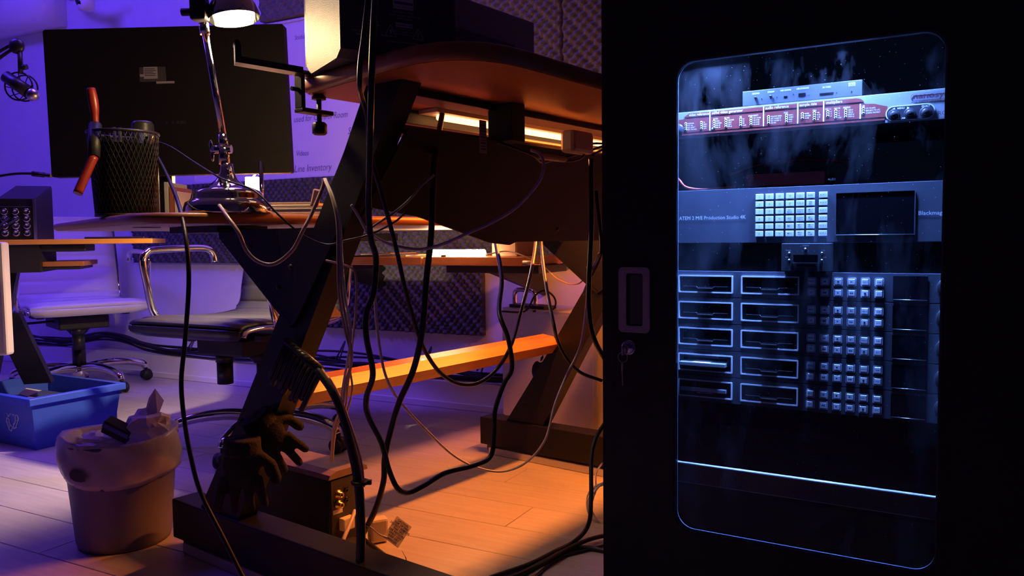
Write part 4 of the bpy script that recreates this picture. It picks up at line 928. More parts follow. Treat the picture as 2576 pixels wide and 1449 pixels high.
cable('loop_cable', 'thick black cable hanging in a deep loop from the shelf to the black panel', P_([(944, -20, 1.20), (938, 100, 1.18), (934, 220, 1.18), (930, 400, 1.22), (927, 520, 1.26), (933, 600, 1.28), (946, 650, 1.3), (940, 735, 1.3), (922, 790, 1.3), (922, 850, 1.3), (938, 940, 1.32), (922, 1000, 1.35), (926, 1045, 1.38), (960, 1115, 1.42), (978, 1180, 1.45), (1000, 1228, 1.47), (1028, 1239, 1.5), (1070, 1220, 1.52), (1120, 1190, 1.55), (1190, 1172, 1.58), (1234, 1148, 1.6), (1243, 1090, 1.6), (1246, 1030, 1.6), (1268, 965, 1.6), (1288, 925, 1.6), (1278, 850, 1.6), (1256, 785, 1.62), (1262, 700, 1.72), (1248, 612, 1.84), (1246, 560, 1.88)]), .0050, RUB, n=10)
cable('shelf_cable', 'black cable hanging over the edge of the raised shelf behind the first one', P_([(926, -10, 1.22), (915, 90, 1.22), (906, 160, 1.2), (905, 215, 1.2), (912, 250, 1.24), (925, 300, 1.26), (930, 380, 1.28), (955, 470, 1.3), (980, 560, 1.32), (1000, 640, 1.34), (1020, 730, 1.36), (1048, 830, 1.4), (1075, 893, 1.45), (1110, 940, 1.5), (1155, 966, 1.55), (1205, 963, 1.6), (1250, 928, 1.62), (1285, 870, 1.62), (1312, 780, 1.7), (1335, 690, 1.85), (1347, 615, 2.0), (1350, 560, 2.05)]), .0040, mat('orange_lit_cable', (.05, .03, .022), .35), n=10)  # black cable, its brown tint paints orange light onto it
cable('straight_cable', 'black cable falling from the black panel to the floor behind the amplifier', P_([(1116, 262, 1.72), (1110, 300, 1.60), (1094, 400, 1.44), (1088, 500, 1.4), (1084, 600, 1.4), (1073, 700, 1.4), (1062, 830, 1.4), (1040, 930, 1.42), (1005, 1010, 1.45), (984, 1080, 1.48), (968, 1150, 1.5), (965, 1210, 1.52), (945, 1280, 1.56), (915, 1340, 1.6)]), .0058, RUB, n=10)
cable('white_cable', 'thin white cable hanging in the deepest loop between desk and rack', P_([(884, 515, 1.36), (905, 550, 1.36), (930, 600, 1.36), (945, 660, 1.36), (944, 760, 1.36), (953, 860, 1.38), (972, 950, 1.42), (1010, 1015, 1.5), (1075, 1085, 1.6), (1140, 1145, 1.7), (1200, 1176, 1.75), (1265, 1186, 1.78), (1325, 1162, 1.78), (1372, 1105, 1.75), (1395, 1020, 1.72), (1425, 945, 1.7), (1460, 870, 1.68), (1474, 780, 1.66), (1482, 700, 1.62), (1508, 640, 1.58)]), .0026, CARB)
cable('violet_cable', 'pale violet cable sagging from the shelf tray across the black panel', P_([(1336, 378, 1.42), (1358, 388, 1.40), (1368, 418, 1.38), (1352, 462, 1.37), (1300, 520, 1.36), (1240, 558, 1.36), (1180, 585, 1.36), (1120, 612, 1.37), (1060, 627, 1.38), (1000, 620, 1.38), (950, 600, 1.38), (915, 570, 1.38)]), .0028, mat('violet_white_cable', (.60, .52, .72), .4))
cable('grey_cable', 'thin grey cable rising diagonally across the black panel', P_([(1092, 440, 1.36), (1062, 465, 1.35), (1030, 502, 1.34), (1000, 528, 1.34), (972, 548, 1.34), (930, 575, 1.34)]), .0022, mat('grey_cable', (.42, .40, .38), .5))
cable('bracket_cable', 'black cable falling from the black panel across the right slanted leg', P_([(1360, 560, 2.1), (1364, 640, 2.05), (1376, 730, 1.9), (1392, 810, 1.75), (1404, 860, 1.78), (1428, 905, 1.8), (1462, 938, 1.8), (1515, 958, 1.8)]), .0040, RUB)
cable('rack_cable', 'black cable hanging down close to the left side of the rack', P_([(1487, 400, 1.6), (1488, 560, 1.6), (1482, 700, 1.6), (1482, 780, 1.6), (1494, 850, 1.6), (1525, 910, 1.65)]), .0050, RUB)
cable('rack_cable', 'second black cable squeezed beside the rack, bending behind the tan bracket', P_([(1500, 480, 1.60), (1512, 600, 1.6), (1508, 650, 1.62), (1482, 705, 1.66), (1468, 740, 1.7)]), .0035, RUB)
cable('low_cable', 'black cable coming down beside the rack and sweeping to the left along the floor', P_([(1525, 1060, 1.9), (1500, 1100, 1.9), (1488, 1150, 1.88), (1487, 1250, 1.84), (1480, 1320, 1.82)]) + [gz(1445, 1362, .006), gz(1395, 1388, .006), gz(1330, 1420, .006), gz(1230, 1455, .006), gz(1120, 1500, .006)], .0052, RUB, n=10)
cable('floor_cable', 'black floor cable leaving the rack and joining the sweep, upper of three', [gz(1530, 1345, .012), gz(1480, 1358, .012), gz(1420, 1385, .013), gz(1350, 1425, .014), gz(1270, 1460, .014), gz(1180, 1500, .012)], .0052, RUB, n=10, group='floor cables by the rack')
cable('floor_cable', 'black floor cable leaving the rack and joining the sweep, middle of three', [gz(1530, 1388, .006), gz(1480, 1378, .006), gz(1430, 1382, .006), gz(1370, 1412, .006), gz(1300, 1452, .006), gz(1250, 1490, .006)], .0052, RUB, n=10, group='floor cables by the rack')
cable('floor_cable', 'thinner black floor cable crossing below the others towards the picture bottom', [gz(1530, 1368, .004), gz(1470, 1385, .004), gz(1410, 1402, .004), gz(1370, 1430, .004), gz(1340, 1460, .004)], .003, RUB, n=8)
for k in range(2):
    cable('amplifier_cable', 'thick black cable running from the amplifier along the floor to the picture bottom, %s one' % ('upper', 'lower')[k], [gz(905, 1350 + 35 * k, .012), gz(950, 1385 + 30 * k, .008), gz(1010, 1430 + 25 * k, .006), gz(1080, 1480 + 25 * k, .006)], .0060, RUB, n=10)
cable('white_lead', 'white lead curling down beside the thick black bundle to the power inlet', P_([(893, 1285, 1.66), (880, 1320, 1.62), (862, 1365, 1.58), (868, 1395, 1.58), (885, 1405, 1.58)]), .0042, CARB)
cable('brick_lead', 'thin white lead from the amplifier to the white power brick', P_([(900, 1318, 1.6), (930, 1325, 1.58), (955, 1345, 1.6), (985, 1355, 1.61)]), .0016, CARB)
ck = MB()
c_ = gz(1530, 1270, .045)
for k in range(6):
    ck.tube([c_ + Vector(((.060 + .003 * k) * math.cos(t * .26) * .7, (.012 * math.sin(k * 2 + t)) + k * .003, (.050 + .003 * (k % 3)) * math.sin(t * .26) + .004 * math.sin(k))) for t in range(24)], .0022, 6, True)
ck.tube(spline([c_ + Vector((-.03, 0, .04)), gz(1500, 1190, .10), gz(1515, 1165, .15)], 6), .0022, 6)
single('coiled_cable', ck, CARB, 'coil of white cable standing on the floor against the rack', 'cable')

# ================================================================== EQUIPMENT RACK
rk = Thing('equipment_rack', 'tall black equipment rack with a glass door at the right', 'rack', FC, (.2, .3, 0))
XA, XB = -.1145, .545; DY = -.050; ZT = 1.30
rk.part('side_wall', MB().box(XA, XA + .018, DY + .02, .62, 0, ZT), RACK); rk.part('side_wall', MB().box(XB - .018, XB, DY + .02, .62, 0, ZT), RACK)
rk.part('back_wall', MB().box(XA + .018, XB - .018, .60, .62, 0, ZT), VOID)
rk.part('top', MB().box(XA, XB, DY + .02, .62, ZT - .02, ZT), RACK); rk.part('bottom', MB().box(XA + .018, XB - .018, DY + .02, .60, 0, .08), RACK)
rk.part('front_frame', MB().box(XA, -.0925, DY, DY + .02, 0, ZT).box(XB - .022, XB, DY, DY + .02, 0, ZT), RACK)
# door leaf with rounded window
do = rrect(-.0905, XB - .023, .03, ZT - .03, .004, 6); di = rrect(.0160, .4050, .2185, .9925, .031, 6)
dm = MB(); ring(dm, do, di, DY - .004, DY + .008)
dr = rk.part('door', dm, RACK)
bm_ = MB(); ring(bm_, rrect(.0160, .4050, .2185, .9925, .031, 8), rrect(.0185, .4025, .221, .990, .029, 8), DY - .0015, DY + .009)
rk.part('window_gasket', bm_, mat('gasket_blue_grey', (.10, .12, .16), .35), dr)
# recessed handle, lock, key
hx0, hx1, hz0, hz1 = -.0815, -.0255, .5475, .6585
hm_ = MB(); ring(hm_, rrect(hx0, hx1, hz0, hz1, .008), rrect(-.0675, -.0380, .559, .648, .0035), DY - .0075, DY - .004)
hn = rk.part('handle', hm_, mat('handle_grey', (.60, .54, .58), .42, bump=.2, bscale=300), dr)
hc = MB().box(-.0675, -.0380, DY - .0046, DY - .0042, .559, .648); 
rk.part('handle_recess', hc, mat('recess_dark', (.035, .033, .038), .5), dr)
rk.part('handle_grip', MB().prism([(-.060, DY - .0062), (-.0390, DY - .0072), (-.0390, DY - .0046), (-.060, DY - .0046)], 2, .562, .645), mat('handle_grey2', (.10, .095, .105), .45), dr)
lk = rk.part('lock', MB().lathe([(0, -.004), (.0075, -.004), (.0085, -.003), (.0095, -.0035), (.0125, -.003), (.0135, .0), (.0135, .004)][::-1], (-.0630, DY - .006, .5215), 28, (0, 1, 0)), CHROME, dr)
KM = FC @ Matrix.Translation((.006, 0, .0027))
ky = Thing('door_key', 'small steel key with a ring hanging from the rack door lock', 'key', KM, (-.078, DY - .02, .455))
ky.part('bow', MB().box(-.0755, -.0725, DY - .024, DY - .010, .507, .523, .001), ALU)
ky.part('ring', MB().tube([Vector((-.0745 + .0085 * math.cos(t * .33), DY - .020, .5035 + .0085 * math.sin(t * .33))) for t in range(19)], .0006, 6, True), ALU)
ky.part('spare_key', MB().prism([(-.0765, .494), (-.0735, .494), (-.0730, .484), (-.0745, .480), (-.0735, .455), (-.0750, .455), (-.0760, .478), (-.0770, .484)], 1, DY - .0215, DY - .0202), BRASS)
# glass with smears and dust
gl = bpy.data.materials.new('dusty_glass'); gl.use_nodes = True; nt = gl.node_tree; nt.nodes.clear()
N_ = nt.nodes.new; L_ = nt.links.new
out = N_('ShaderNodeOutputMaterial'); tr = N_('ShaderNodeBsdfTransparent'); go = N_('ShaderNodeBsdfGlossy'); tl_ = N_('ShaderNodeBsdfTranslucent'); df = N_('ShaderNodeBsdfDiffuse')
go.inputs['Roughness'].default_value = .03; tr.inputs[0].default_value = (.93, .95, 1, 1)
tl_.inputs[0].default_value = (.8, .85, 1, 1); df.inputs[0].default_value = (.8, .8, .85, 1)
fr = N_('ShaderNodeFresnel'); fr.inputs[0].default_value = 1.45; m1_ = N_('ShaderNodeMixShader'); L_(fr.outputs[0], m1_.inputs[0]); L_(tr.outputs[0], m1_.inputs[1]); L_(go.outputs[0], m1_.inputs[2])
tc = N_('ShaderNodeTexCoord'); mp = N_('ShaderNodeMapping'); mp.inputs['Scale'].default_value = (7, 1, 2.6); L_(tc.outputs['Object'], mp.inputs[0])
n1 = N_('ShaderNodeTexNoise'); n1.inputs['Scale'].default_value = 1.5; n1.inputs['Detail'].default_value = 7; n1.inputs['Roughness'].default_value = .62; n1.inputs['Distortion'].default_value = .3; L_(mp.outputs[0], n1.inputs['Vector'])
r1 = N_('ShaderNodeMapRange'); r1.inputs[1].default_value = .50; r1.inputs[2].default_value = .80; r1.inputs[3].default_value = .0; r1.inputs[4].default_value = .18; L_(n1.outputs['Fac'], r1.inputs[0])
vo = N_('ShaderNodeTexVoronoi'); vo.inputs['Scale'].default_value = 150; L_(tc.outputs['Object'], vo.inputs['Vector'])
lt_ = N_('ShaderNodeMath'); lt_.operation = 'LESS_THAN'; lt_.inputs[1].default_value = .085; L_(vo.outputs['Distance'], lt_.inputs[0])
sn = N_('ShaderNodeSeparateColor'); L_(vo.outputs['Color'], sn.inputs[0]); gt = N_('ShaderNodeMath'); gt.operation = 'GREATER_THAN'; gt.inputs[1].default_value = .60; L_(sn.outputs[0], gt.inputs[0])
mu = N_('ShaderNodeMath'); mu.operation = 'MULTIPLY'; L_(lt_.outputs[0], mu.inputs[0]); L_(gt.outputs[0], mu.inputs[1])
mu2 = N_('ShaderNodeMath'); mu2.operation = 'MULTIPLY'; mu2.inputs[1].default_value = .5; L_(mu.outputs[0], mu2.inputs[0])
ad_ = N_('ShaderNodeMath'); ad_.operation = 'ADD'; L_(r1.outputs[0], ad_.inputs[0]); L_(mu2.outputs[0], ad_.inputs[1])
m2_ = N_('ShaderNodeMixShader'); L_(ad_.outputs[0], m2_.inputs[0]); L_(m1_.outputs[0], m2_.inputs[1]); L_(tl_.outputs[0], m2_.inputs[2]); L_(m2_.outputs[0], out.inputs[0])
rk.part('glass', MB().prism(rrect(.0170, .404, .2195, .9915, .030, 6), 1, DY + .006, DY + .0065), gl, dr, label='dusty smeared glass pane')
# inner rails, mounting strips
for x_ in (-.045, .448):
    rk.part('mounting_rail', MB().box(x_, x_ + .016, .002, .03, .09, 1.24), RACK)
rk.part('sliding_shelf', MB().box(-.03, .445, .0, .30, .3165, .3200).box(-.03, .445, -.004, .0, .285, .3205), mat('shelf_black', (.05, .05, .055), .3, .6), label='black sliding shelf with a shiny front edge')
rk.part('shelf_edge', MB().rod((-.03, -.006, .3205), (.445, -.006, .3205), .0024, n=8), mat('edge_gleam', (.9, .92, .95), .3))  # white colour paints the light glinting off the metal shelf lip
rk.part('drawer_lip', MB().rod((-.03, -.003, .2863), (.445, -.003, .2863), .0012, n=8), mat('lip_gleam', (.45, .46, .5), .35))  # pale colour likewise paints the glint along the drawer lip
rk.part('light_strip', MB().box(.06, .34, -.036, -.024, 1.135, 1.141), mat('blue_led', (.6, .7, 1), .4, emit=(.25, .42, 1.0), es=4), label='blue-white light strip at the top inside')

FCv = lambda x, y, z: FC @ Vector((x, y, z))
for k, x_ in enumerate((.085, .275)):
    area('rack_light', FCv(x_, -.034, 1.15), FCv(x_, -.010, .6), .07, (.16, .33, 1.0), 24, .014, 110)
    area('rack_light', FCv(x_, -.034, 1.045), FCv(x_, -.018, .6), .05, (.16, .33, 1.0), 3.8, .012, 140)
# ---- devices
def dev(name, label, z0, z1, mt, cat='audio device', depth=.28, fy=0.0):
    d = Thing(name, label, cat, FC, (.206, .1, z0))
    d.part('chassis', MB().box(-.022, .434, fy + .004, fy + depth, z0 + .001, z1 - .001), mat('chassis_black', (.02, .02, .022), .6, spec=.2))
    f = d.part('front_panel', MB().box(-.036, .448, fy, fy + .004, z0 + .0004, z1 - .0004, .0006), mt)
    return d, f
Yf = -.0005
# sync generator
NZ0, NZ1 = .8740, .9185
ns, nf = dev('sync_generator', 'silver rack unit with maroon indicator panel, top of the rack under the small box', NZ0, NZ1, SILVER)
mr_ = MB(); mr_.prism([(-.02, .8840), (.3245, .8840), (.326, .8990), (.318, .9012), (.3076, .9045), (.289, .9060), (.0, .9060), (-.01, .902)], 1, Yf - .0005, Yf)
mr_.prism([(.0135, .9090), (.0225, .9150), (.283, .9150), (.289, .9135), (.2940, .9090)], 1, Yf - .0005, Yf)
mr_.box(-.02, .322, Yf - .0005, Yf, .8790, .8815)
ns.part('maroon_print', mr_, NRED, nf)
ln_ = MB()
for x_ in (.0585, .1455, .1980, .2362, .2885): ln_.box(x_ - .0009, x_ + .0009, Yf - .0009, Yf - .0004, .8840, .9152 if x_ < .28 else .9062)
ns.part('divider', ln_, LTXT, nf)
lt = MB(); Yt = Yf - .0007
for s_, x_, z_, sz in (('video reference', .023, .9103, .0062), ('sd/hd video generator', .0620, .9103, .0066), ('audio reference', .1482, .9103, .0066), ('sample rate', .2005, .9103, .0064), ('multipliers', .2400, .9103, .0064)): text(lt, s_, x_, z_, sz, Yt, bold=.008, sx=.86)
for s_, x_, z_ in (('SD STD.', .0640, .9018), ('HD STD.', .0825, .9018), ('FPS', .1075, .9018), ('SD/HD SELECT', .1215, .9018), ('FPS/FS', .1770, .9018), ('PULL', .2205, .9018), ('WO 1-6', .2385, .9018), ('WO 7-8', .2515, .9018), ('AES/SPDIF', .2640, .9018), ('USB', .2905, .9018)): text(lt, s_, x_, z_ - .0006, .0034, Yt, bold=.01, sx=.72)
cols = [(.0176, ['INTERNAL', 'EXT. PAL', 'EXT. NTSC', 'EXT. TRI-LEVEL']), (.0442, ['24', '25/50', '30/60', '-0.1%']), (.0656, ['NTSC', 'LOCKED', 'PAL 25', 'PAL 24']), (.0854, ['1080 I/PSF', '1080 P', '720 P', 'FPS x2']), (.1094, ['24', '25', '30', '-0.1%']), (.1259, ['VO 1-3=HD', 'VO 4=HD', 'VO 5=HD', 'VO 6=HD']), (.1535, ['FOLLOW VIDEO', 'EXT. WORD FS', 'EXT. WORD 1:1', 'LTC FPS']), (.1811, ['24/44.1', '25/48.0', '30/x2', '-0.1%']), (.2050, ['48.000', 'LOCKED', '44.100']), (.2227, ['+4%', '+0.1%', '-0.1%', '-4%']), (.2425, ['x1', 'x2', 'x4']), (.2539, ['x1', 'x2', 'x4', 'x256']), (.2681, ['AES x1', 'AES x2', 'SPDIF x1', 'SPDIF x2']), (.2927, ['LTC TO MTC', 'MMC/MTC TO LTC', 'CONFIG. PROTECT'])]
led = MB(); ledh = MB()
lrg = [( .0020 * math.cos(R(a)), .0015 * math.sin(R(a))) for a in range(0, 360, 30)]
for x_, rows in cols:
    for r_, s_ in enumerate(rows):
        z_ = .8985 - r_ * .0034
        text(lt, s_, x_ + .0034, z_ - .0011, .0030, Yt, bold=.008, sx=.78)
        led.lathe([(.0022, 0), (.0022, .0006), (.0012, .0008)], (x_, Yt, z_), 12, (0, -1, 0)); ledh.lathe([(.0012, .0008), (0, .0009)], (x_, Yt, z_), 10, (0, -1, 0))
ns.part('indicator_ring', led, LTXT, nf); ns.part('indicator', ledh, SCRN, nf)
text(lt, 'MENU', .3440, .8932, .0036, Yf - .0022, 'CENTER', bold=.02); text(lt, 'SELECT', .3765, .8935, .0034, Yf - .0022, 'CENTER', bold=.02); text(lt, 'STORE', .3450, .8785, .0034, Yf - .0022, 'CENTER', bold=.02)
for x_, sg in ((.3350, -1), (.3530, 1)): lt.add([(x_ + sg * .0022, Yf - .0022, .8945), (x_ - sg * .001, Yf - .0022, .8958), (x_ - sg * .001, Yf - .0022, .8932)], [(0, 1, 2)])
lt.box(.3345, .3350, Yf - .0023, Yf - .002, .8785, .8805).box(.3345, .3390, Yf - .0023, Yf - .002, .8785, .8789).box(.3550, .3555, Yf - .0023, Yf - .002, .8785, .8805).box(.3510, .3555, Yf - .0023, Yf - .002, .8785, .8789)
ns.part('lettering', lt, LTXT, nf)
pd = MB(); pd.prism(rrect(.3235, .3885, .8762, .8985, .0110, 8), 1, Yf - .0012, Yf); ns.part('button_rim', pd, LTXT, nf)
pd = MB(); pd.prism(rrect(.3248, .3872, .8775, .8972, .0097, 8), 1, Yf - .0020, Yf - .0012); ns.part('button_field', pd, mat('button_field_dark', (.03, .03, .04), .35), nf)
for x_ in (.3346, .3557, .3764): 
    ns.part('knob', MB().lathe([(.0072, 0), (.0078, .0012), (.0070, .0014), (.0045, .0012), (.0040, .0034), (.0030, .0042), (0, .0043)], (x_, Yf - .002, .8858), 24, (0, -1, 0)), mat('knob_gloss', (.05, .05, .06), .15, .3), nf)
ns.part('knob', MB().lathe([(.0105, 0), (.0105, .001), (.0075, .0016), (.0060, .003), (0, .0035)], (.0035, Yf, .8890), 28, (0, -1, 0)), mat('knob_gloss', (.05, .05, .06), .15, .3), nf)
dk_ = MB(); text(dk_, 'nanosync', .3600, .9062, .0115, Yt, bold=.02, sx=1.25); text(dk_, 'M U L T I S T A N D A R D', .3575, .9002, .0034, Yt, bold=.0, sx=1.0); text(dk_, 'ROSENDAHL', .3925, .8800, .0085, Yt)
ring(dk_, rrect(.3565, .4380, .9032, .9140, .0050, 5), rrect(.3569, .4376, .9036, .9136, .0047, 5), Yf - .0006, Yf)
ns.part('dark_lettering', dk_, mat('maroon_text', (.08, .01, .03), .5), nf)
ns.part('status_light', MB().ball((.0630, Yt, .8872), .0013, 8), mat('blue_led2', (.2, .6, 1), .4, emit=(.05, .45, 1), es=8), nf)
# small streaming box on top
sx_ = Thing('streaming_box', 'small grey streaming device standing on the silver rack unit', 'audio device', FC, (.2, .06, .9187))
sx_.part('case', MB().box(.1115, .2905, .001, .11, .9187, .9425, .0006), mat('stream_grey', (.085, .09, .10), .42, .1))
lt = MB()
for s_, x_, z_ in (('RECORD', .1326, .9362), ('STREAM', .1563, .9365), ('USB CONFIG', .1790, .9368), ('USB STORAGE', .2045, .9370), ('SD CARD', .2400, .9352), ('POWER', .2760, .9372), ('STATUS', .2760, .9342)): text(lt, s_, x_, z_, .0034, .0006, 'CENTER', bold=.01, sx=.85)
sx_.part('lettering', lt, LTXT)
for x_ in (.1326, .1563): sx_.part('toggle', MB().lathe([(.0022, 0), (.0024, .003), (.0012, .004), (0, .0042)], (x_, .001, .9300), 14, (0, -1, .4)), mat('knob_gloss', (.05, .05, .06), .15, .3))
hp_ = MB().box(.1763, .1817, .0004, .001, .9268, .9288).box(.1988, .2092, .0004, .001, .9262, .9310).box(.2300, .2500, .0004, .001, .9255, .9278)
for x_, z_ in ((.1420, .928), (.1655, .9285), (.1907, .9305), (.2140, .9275), (.2545, .9265), (.2758, .9262)): hp_.lathe([(.0007, 0), (.0007, .0006), (0, .0007)], (x_, .001, z_), 8, (0, -1, 0))
sx_.part('socket', hp_, SCRN)
# red device, cable and plug behind the gap
single('red_interface', MB().box(.105, .2325, .045, .14, .7905, .8125, .002), mat('red_anodised', (.28, .03, .03), .4, .3), 'dark red metal box lying on the switcher unit inside the rack', 'audio device', FC)
single('white_card', MB().prism([(.102, .865), (.2, .868), (.215, .822), (.112, .818)], 1, .16, .162), mat('smoke_grey', (.12, .13, .16), .6), 'grey sheet of card leaning behind the red box inside the rack', 'card', FC)
single('adapter_plug', MB().rod((.238, .035, .797), (.250, .035, .797), .004, n=12).box(.250, .268, .031, .039, .7935, .8005), CHROME, 'silver jack plug right of the red box inside the rack', 'plug', FC)
single('red_cable', MB().tube(spline([(-.03, .03, .83), (0, .012, .808), (.015, .010, .793), (.045, .02, .7885), (.09, .04, .792)], 6), .0022, 8), mat('red_rubber', (.6, .06, .04), .4), 'red cable curving at the left above the switcher unit', 'cable', FC)
single('rack_wire', MB().tube(spline([(.06, .10, .815), (.12, .08, .83), (.20, .09, .835), (.26, .10, .828)], 6), .003, 8), RED, 'dim red wire passing over the red box inside the rack', 'cable', FC)
# switcher
SZ0, SZ1 = .6975, .7868
sw, sf = dev('video_switcher', 'grey two-unit video switcher with a grid of keys and a small dark screen', SZ0, SZ1, DKMET, 'video device')
lt = MB(); text(lt, 'ATEM 2 M/E Production Studio 4K', .0062, .7372, .0086, Yf - .0002, sx=1.0); lw = max(v.x for v in lt.v) - .0062
for v in lt.v: v.x = .0062 + (v.x - .0062) * (.1122 / lw)
text(lt, 'Blackmagicdesign', .3699, .7372, .0084, Yf - .0002)
sw.part('lettering', lt, LTXT, sf)
keyme = mm_(MB().box(-.0062, .0062, -.0022, 0, -.0046, .0046, .0007), KEY, 'key')
kx = [.1405, .1562, .1720, .1878, .2034, .2190, .2375]
lab = [['1', '7', '13', '19', 'COL 1', 'BARS', 'AUX 1'], ['2', '8', '14', '20', 'COL 2', 'SPR SRC', 'AUX 2'], ['3', '9', '15', 'KEY MASK', 'CLEAN FEED 1', 'ME 2 PVW', 'AUX 3'], ['4', '10', '16', 'BLK', 'CLEAN FEED 2', 'ME 2 PGM', 'AUX 4'], ['5', '11', '17', 'MP 1', 'MP 1 KEY', 'ME 1 PVW', 'AUX 5'], ['6', '12', '18', 'MP 2', 'MP 2 KEY', 'ME 1 PGM', 'AUX 6']]
for r_ in range(6):
    for c2 in range(7):
        z_ = .7716 - r_ * .01186
        ko = sw.inst('key', keyme, (kx[c2], Yf, z_))
        t_ = MB(); w_ = lab[r_][c2]
        if len(w_) > 5 and ' ' in w_:
            a_, b2 = w_.rsplit(' ', 1) if w_ not in ('CLEAN FEED 1', 'CLEAN FEED 2') else (w_[:5], w_[6:])
            text(t_, a_, 0, .0003, .0030, -.0024, 'CENTER', bold=.01); text(t_, b2, 0, -.0027, .0030, -.0024, 'CENTER', bold=.01)
        else: text(t_, w_, 0, -.0011, .0034, -.0024, 'CENTER', bold=.01)
        lo_ = bpy.data.objects.new('lettering', mm_(t_, DTXT)); C.objects.link(lo_); lo_.parent = ko
sm_ = MB(); ring(sm_, rrect(.2548, .3658, .7078, .7746, .0012, 2), rrect(.2562, .3644, .7092, .7732, .0006, 2), Yf - .0012, Yf); sw.part('screen_bezel', sm_, DKMET, sf)
sw.part('screen', MB().box(.2562, .3644, Yf - .0003, Yf, .7092, .7732), SCRN, sf)
sw.part('screen_lip', MB().rod((.2565, Yf - .0008, .7090), (.3642, Yf - .0008, .7090), .0006, n=6), ALU, sf)
# blank panel with small converter
bk_ = Thing('blank_panel', 'black blank plate between the switcher and the recorders', 'panel', FC, (.2, .01, .652))
bk_.part('plate', MB().box(-.036, .448, .004, .007, .6524, .6970), VOID)
cv = Thing('converter', 'small translucent dark converter hanging in front of the blank plate, with tiny knobs', 'video device', FC, (.216, -.02, .6525))
cv.part('case', MB().box(.1795, .2525, -.020, .0035, .6530, .6968, .001), mat('converter_dark', (.05, .055, .065), .3))
cs_ = MB().box(.1975, .2340, -.0212, -.0205, .6665, .6790); cv.part('display', cs_, SCRN)
cv.part('display_lip', MB().box(.1970, .2345, -.0218, -.0203, .6660, .6669).box(.2035, .2290, -.0215, -.0203, .6598, .6605), ALU)
cv.part('slot', MB().box(.2030, .2300, -.0212, -.0204, .6606, .6640), SCRN)
for x_, z_ in ((.1915, .6815), (.1915, .6705), (.2400, .6815), (.2400, .6705), (.2155, .6880)): cv.part('knob', MB().lathe([(.0019, 0), (.0017, .003), (0, .0032)], (x_, -.020, z_), 12, (0, -1, 0)), ALU)
lt = MB()
for s_, x_, z_ in (('POWER', .1900, .6850), ('OUT', .1875, .6745), ('IN', .2430, .6850), ('LEVEL', .2440, .6745), ('4', .2285, .684), ('3', .2200, .684), ('2', .2110, .684), ('1', .2035, .684), ('CONVERT', .2160, .6925)): text(lt, s_, x_, z_, .0022, -.0203, 'CENTER')
cv.part('lettering', lt, LTXT)
# disk recorders x5
UZ = .0445
hdz = [.6515 - UZ * (k + 1) for k in range(5)]
z0 = hdz[0]
hd_, hf = dev('disk_recorder', 'x', z0, z0 + UZ, DKMET, 'video device')
def bay(x0, x1):
    m_ = MB(); ring(m_, rrect(x0, x1, z0 + .0072, z0 + .0370, .0016, 3), rrect(x0 + .0022, x1 - .0022, z0 + .0094, z0 + .0348, .0008, 3), Yf - .0022, Yf)
    f_ = hd_.part('bay_frame', m_, mat('bay_frame_silver', (.92, .94, .98), .3, .0))
    m_ = MB().box(x0 + .0022, x1 - .0022, Yf - .0004, Yf, z0 + .0094, z0 + .0348); hd_.part('bay_door', m_, mat('bay_black', (.012, .012, .016), .35), f_)
    w_ = x1 - x0; c_ = (x0 + x1) / 2; m_ = MB()
    L1 = [(x0 + .0085, z0 + .0310), (x0 + .0085, z0 + .0185), (c_ - .016, z0 + .0180), (c_ - .013, z0 + .0152)]
    m_.box(x0 + .0085, c_ - .015, Yf - .0022, Yf - .0004, z0 + .0178, z0 + .0184).box(c_ + .015, x1 - .0085, Yf - .0022, Yf - .0004, z0 + .0178, z0 + .0184)
    m_.prism([(c_ - .0125, z0 + .0145), (c_ + .0125, z0 + .0145), (c_ + .0125, z0 + .0158), (c_ - .0125, z0 + .0158)], 1, Yf - .0035, Yf - .0004)
    m_.rod((c_ - .015, Yf - .0015, z0 + .0181), (c_ - .0125, Yf - .0015, z0 + .0152), .0003, n=5).rod((c_ + .015, Yf - .0015, z0 + .0181), (c_ + .0125, Yf - .0015, z0 + .0152), .0003, n=5)
    hd_.part('door_latch', m_, ALU, f_)
    m_ = MB().box(x0 + .009, x1 - .009, Yf - .0007, Yf - .0004, z0 + .0184, z0 + .0300); hd_.part('slot', m_, SCRN, f_)
bay(.0057, .0985); bay(.1118, .2034)
btn = ring(MB(), rrect(-.0064, .0064, -.0064, .0064, .0018, 3), rrect(-.0056, .0056, -.0056, .0056, .0014, 3), -.0022, 0); btn = mm_(btn, mat('clear_rim', (.75, .80, .95), .2), 'button')
cap = mm_(MB().box(-.0048, .0048, -.0036, 0, -.0048, .0048, .0010), KEY, 'cap')
bxs = [.2222, .2418, .2613, .2806, .2997, .3190]
def tri(mb, x, s_): mb.add([(x + s_ * .0016, -.0039, 0), (x - s_ * .0012, -.0039, .0015), (x - s_ * .0012, -.0039, -.0015)], [(0, 1, 2)])
ico = [['MENU', 'prev', 'rec', 'next', 'INPUT', 'REM'], ['SET', 'rew', 'play', 'ffw', 'stop', 'JOG']]
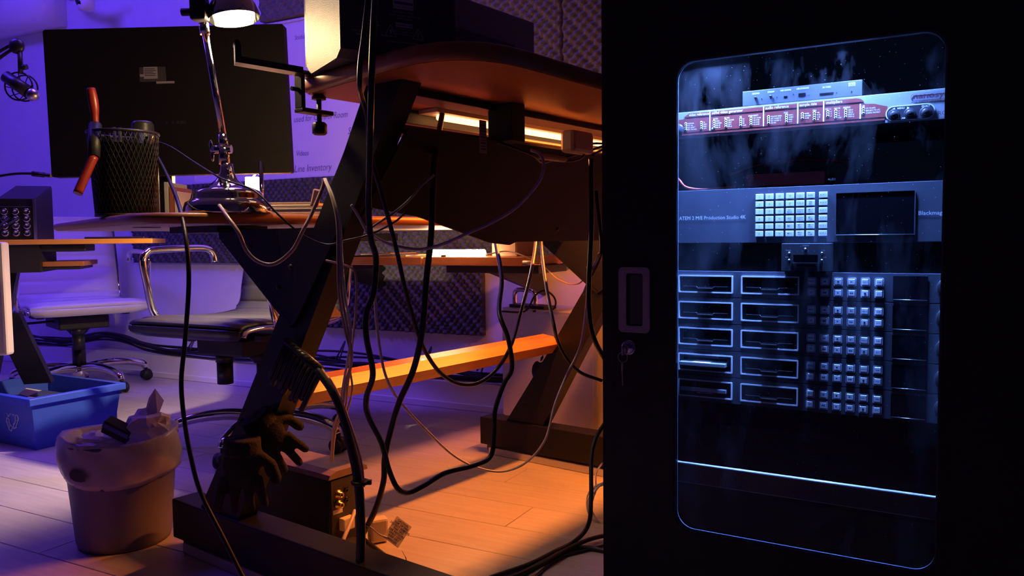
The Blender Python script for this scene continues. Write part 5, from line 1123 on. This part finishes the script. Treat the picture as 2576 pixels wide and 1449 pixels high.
for r_ in range(2):
    for c2 in range(6):
        t_ = MB(); k_ = ico[r_][c2]
        if k_.isupper(): text(t_, k_, 0, -.0009, .0028, -.0038, 'CENTER', bold=.015)
        elif k_ == 'prev': tri(t_, .0004, -1); t_.box(-.0018, -.0013, -.0039, -.0037, -.0015, .0015)
        elif k_ == 'next': tri(t_, -.0004, 1); t_.box(.0013, .0018, -.0039, -.0037, -.0015, .0015)
        elif k_ == 'rec': t_.lathe([(.0014, 0), (0, .0001)], (0, -.0038, 0), 14, (0, -1, 0))
        elif k_ == 'rew': tri(t_, -.0014, -1); tri(t_, .0012, -1)
        elif k_ == 'ffw': tri(t_, -.0012, 1); tri(t_, .0014, 1)
        elif k_ == 'play': tri(t_, 0, 1)
        else: t_.box(-.0013, .0013, -.0039, -.0037, -.0013, .0013)
        b_ = hd_.inst('button', btn, (bxs[c2], Yf, z0 + (.0300 if r_ == 0 else .0128)))
        for nm_, me_ in (('cap', cap), ('symbol', mm_(t_, DTXT))):
            o_ = bpy.data.objects.new(nm_, me_); C.objects.link(o_); o_.parent = b_
hd_.part('screen', MB().box(.3377, .3843, Yf - .0003, Yf, z0 + .0048, z0 + .0400), SCRN, hf)
hd_.part('screen_lip', MB().rod((.3382, Yf - .0006, z0 + .0046), (.3838, Yf - .0006, z0 + .0046), .0005, n=6), ALU, hf)
jw = MB().lathe([(.0165, 0), (.0175, .001), (.0165, .002)], (.4125, Yf, z0 + .0222), 32, (0, -1, 0)); hd_.part('jog_ring', jw, ALU, hf)
hd_.part('jog_wheel', MB().lathe([(.0160, .001), (.0155, .010), (.0140, .0112), (0, .0112)], (.4125, Yf, z0 + .0222), 32, (0, -1, 0)), mat('jog_black', (.012, .012, .014), .4), hf)
ords = ['topmost', 'second from top', 'middle', 'second from bottom', 'lowest']
hd_.o['label'] = 'rack disk recorder with two empty bays, topmost of the five stacked recorders'; hd_.o['group'] = 'five disk recorders stacked in the rack'
for k in range(1, 5):
    c = copy_tree(hd_.o); c.location = hd_.o.location + Vector((0, 0, -UZ * k))
    c['label'] = 'rack disk recorder, %s of the five stacked recorders%s' % (ords[k], ', with protruding drive' if k >= 3 else '')
for k, lb in ((3, 'fourth recorder from top'), (4, 'lowest recorder')):
    zb_ = hdz[k]; sd2 = Thing('disk_drive', 'thin silver disk drive poking out of the left bay of the %s' % lb, 'disk drive', FC, (.05, -.01, zb_ + .019))
    dy = .012 if k == 3 else .006
    sd2.part('case', MB().box(.0105, .0890, -.0012 - dy, -.0009, zb_ + .0175, zb_ + .0235, .0006), mat('drive_metal', (.55, .58, .65), .3, .6)); sd2.part('label', MB().box(.033, .062, -.0010 - dy, -.003, zb_ + .0236, zb_ + .0239), PAPER)
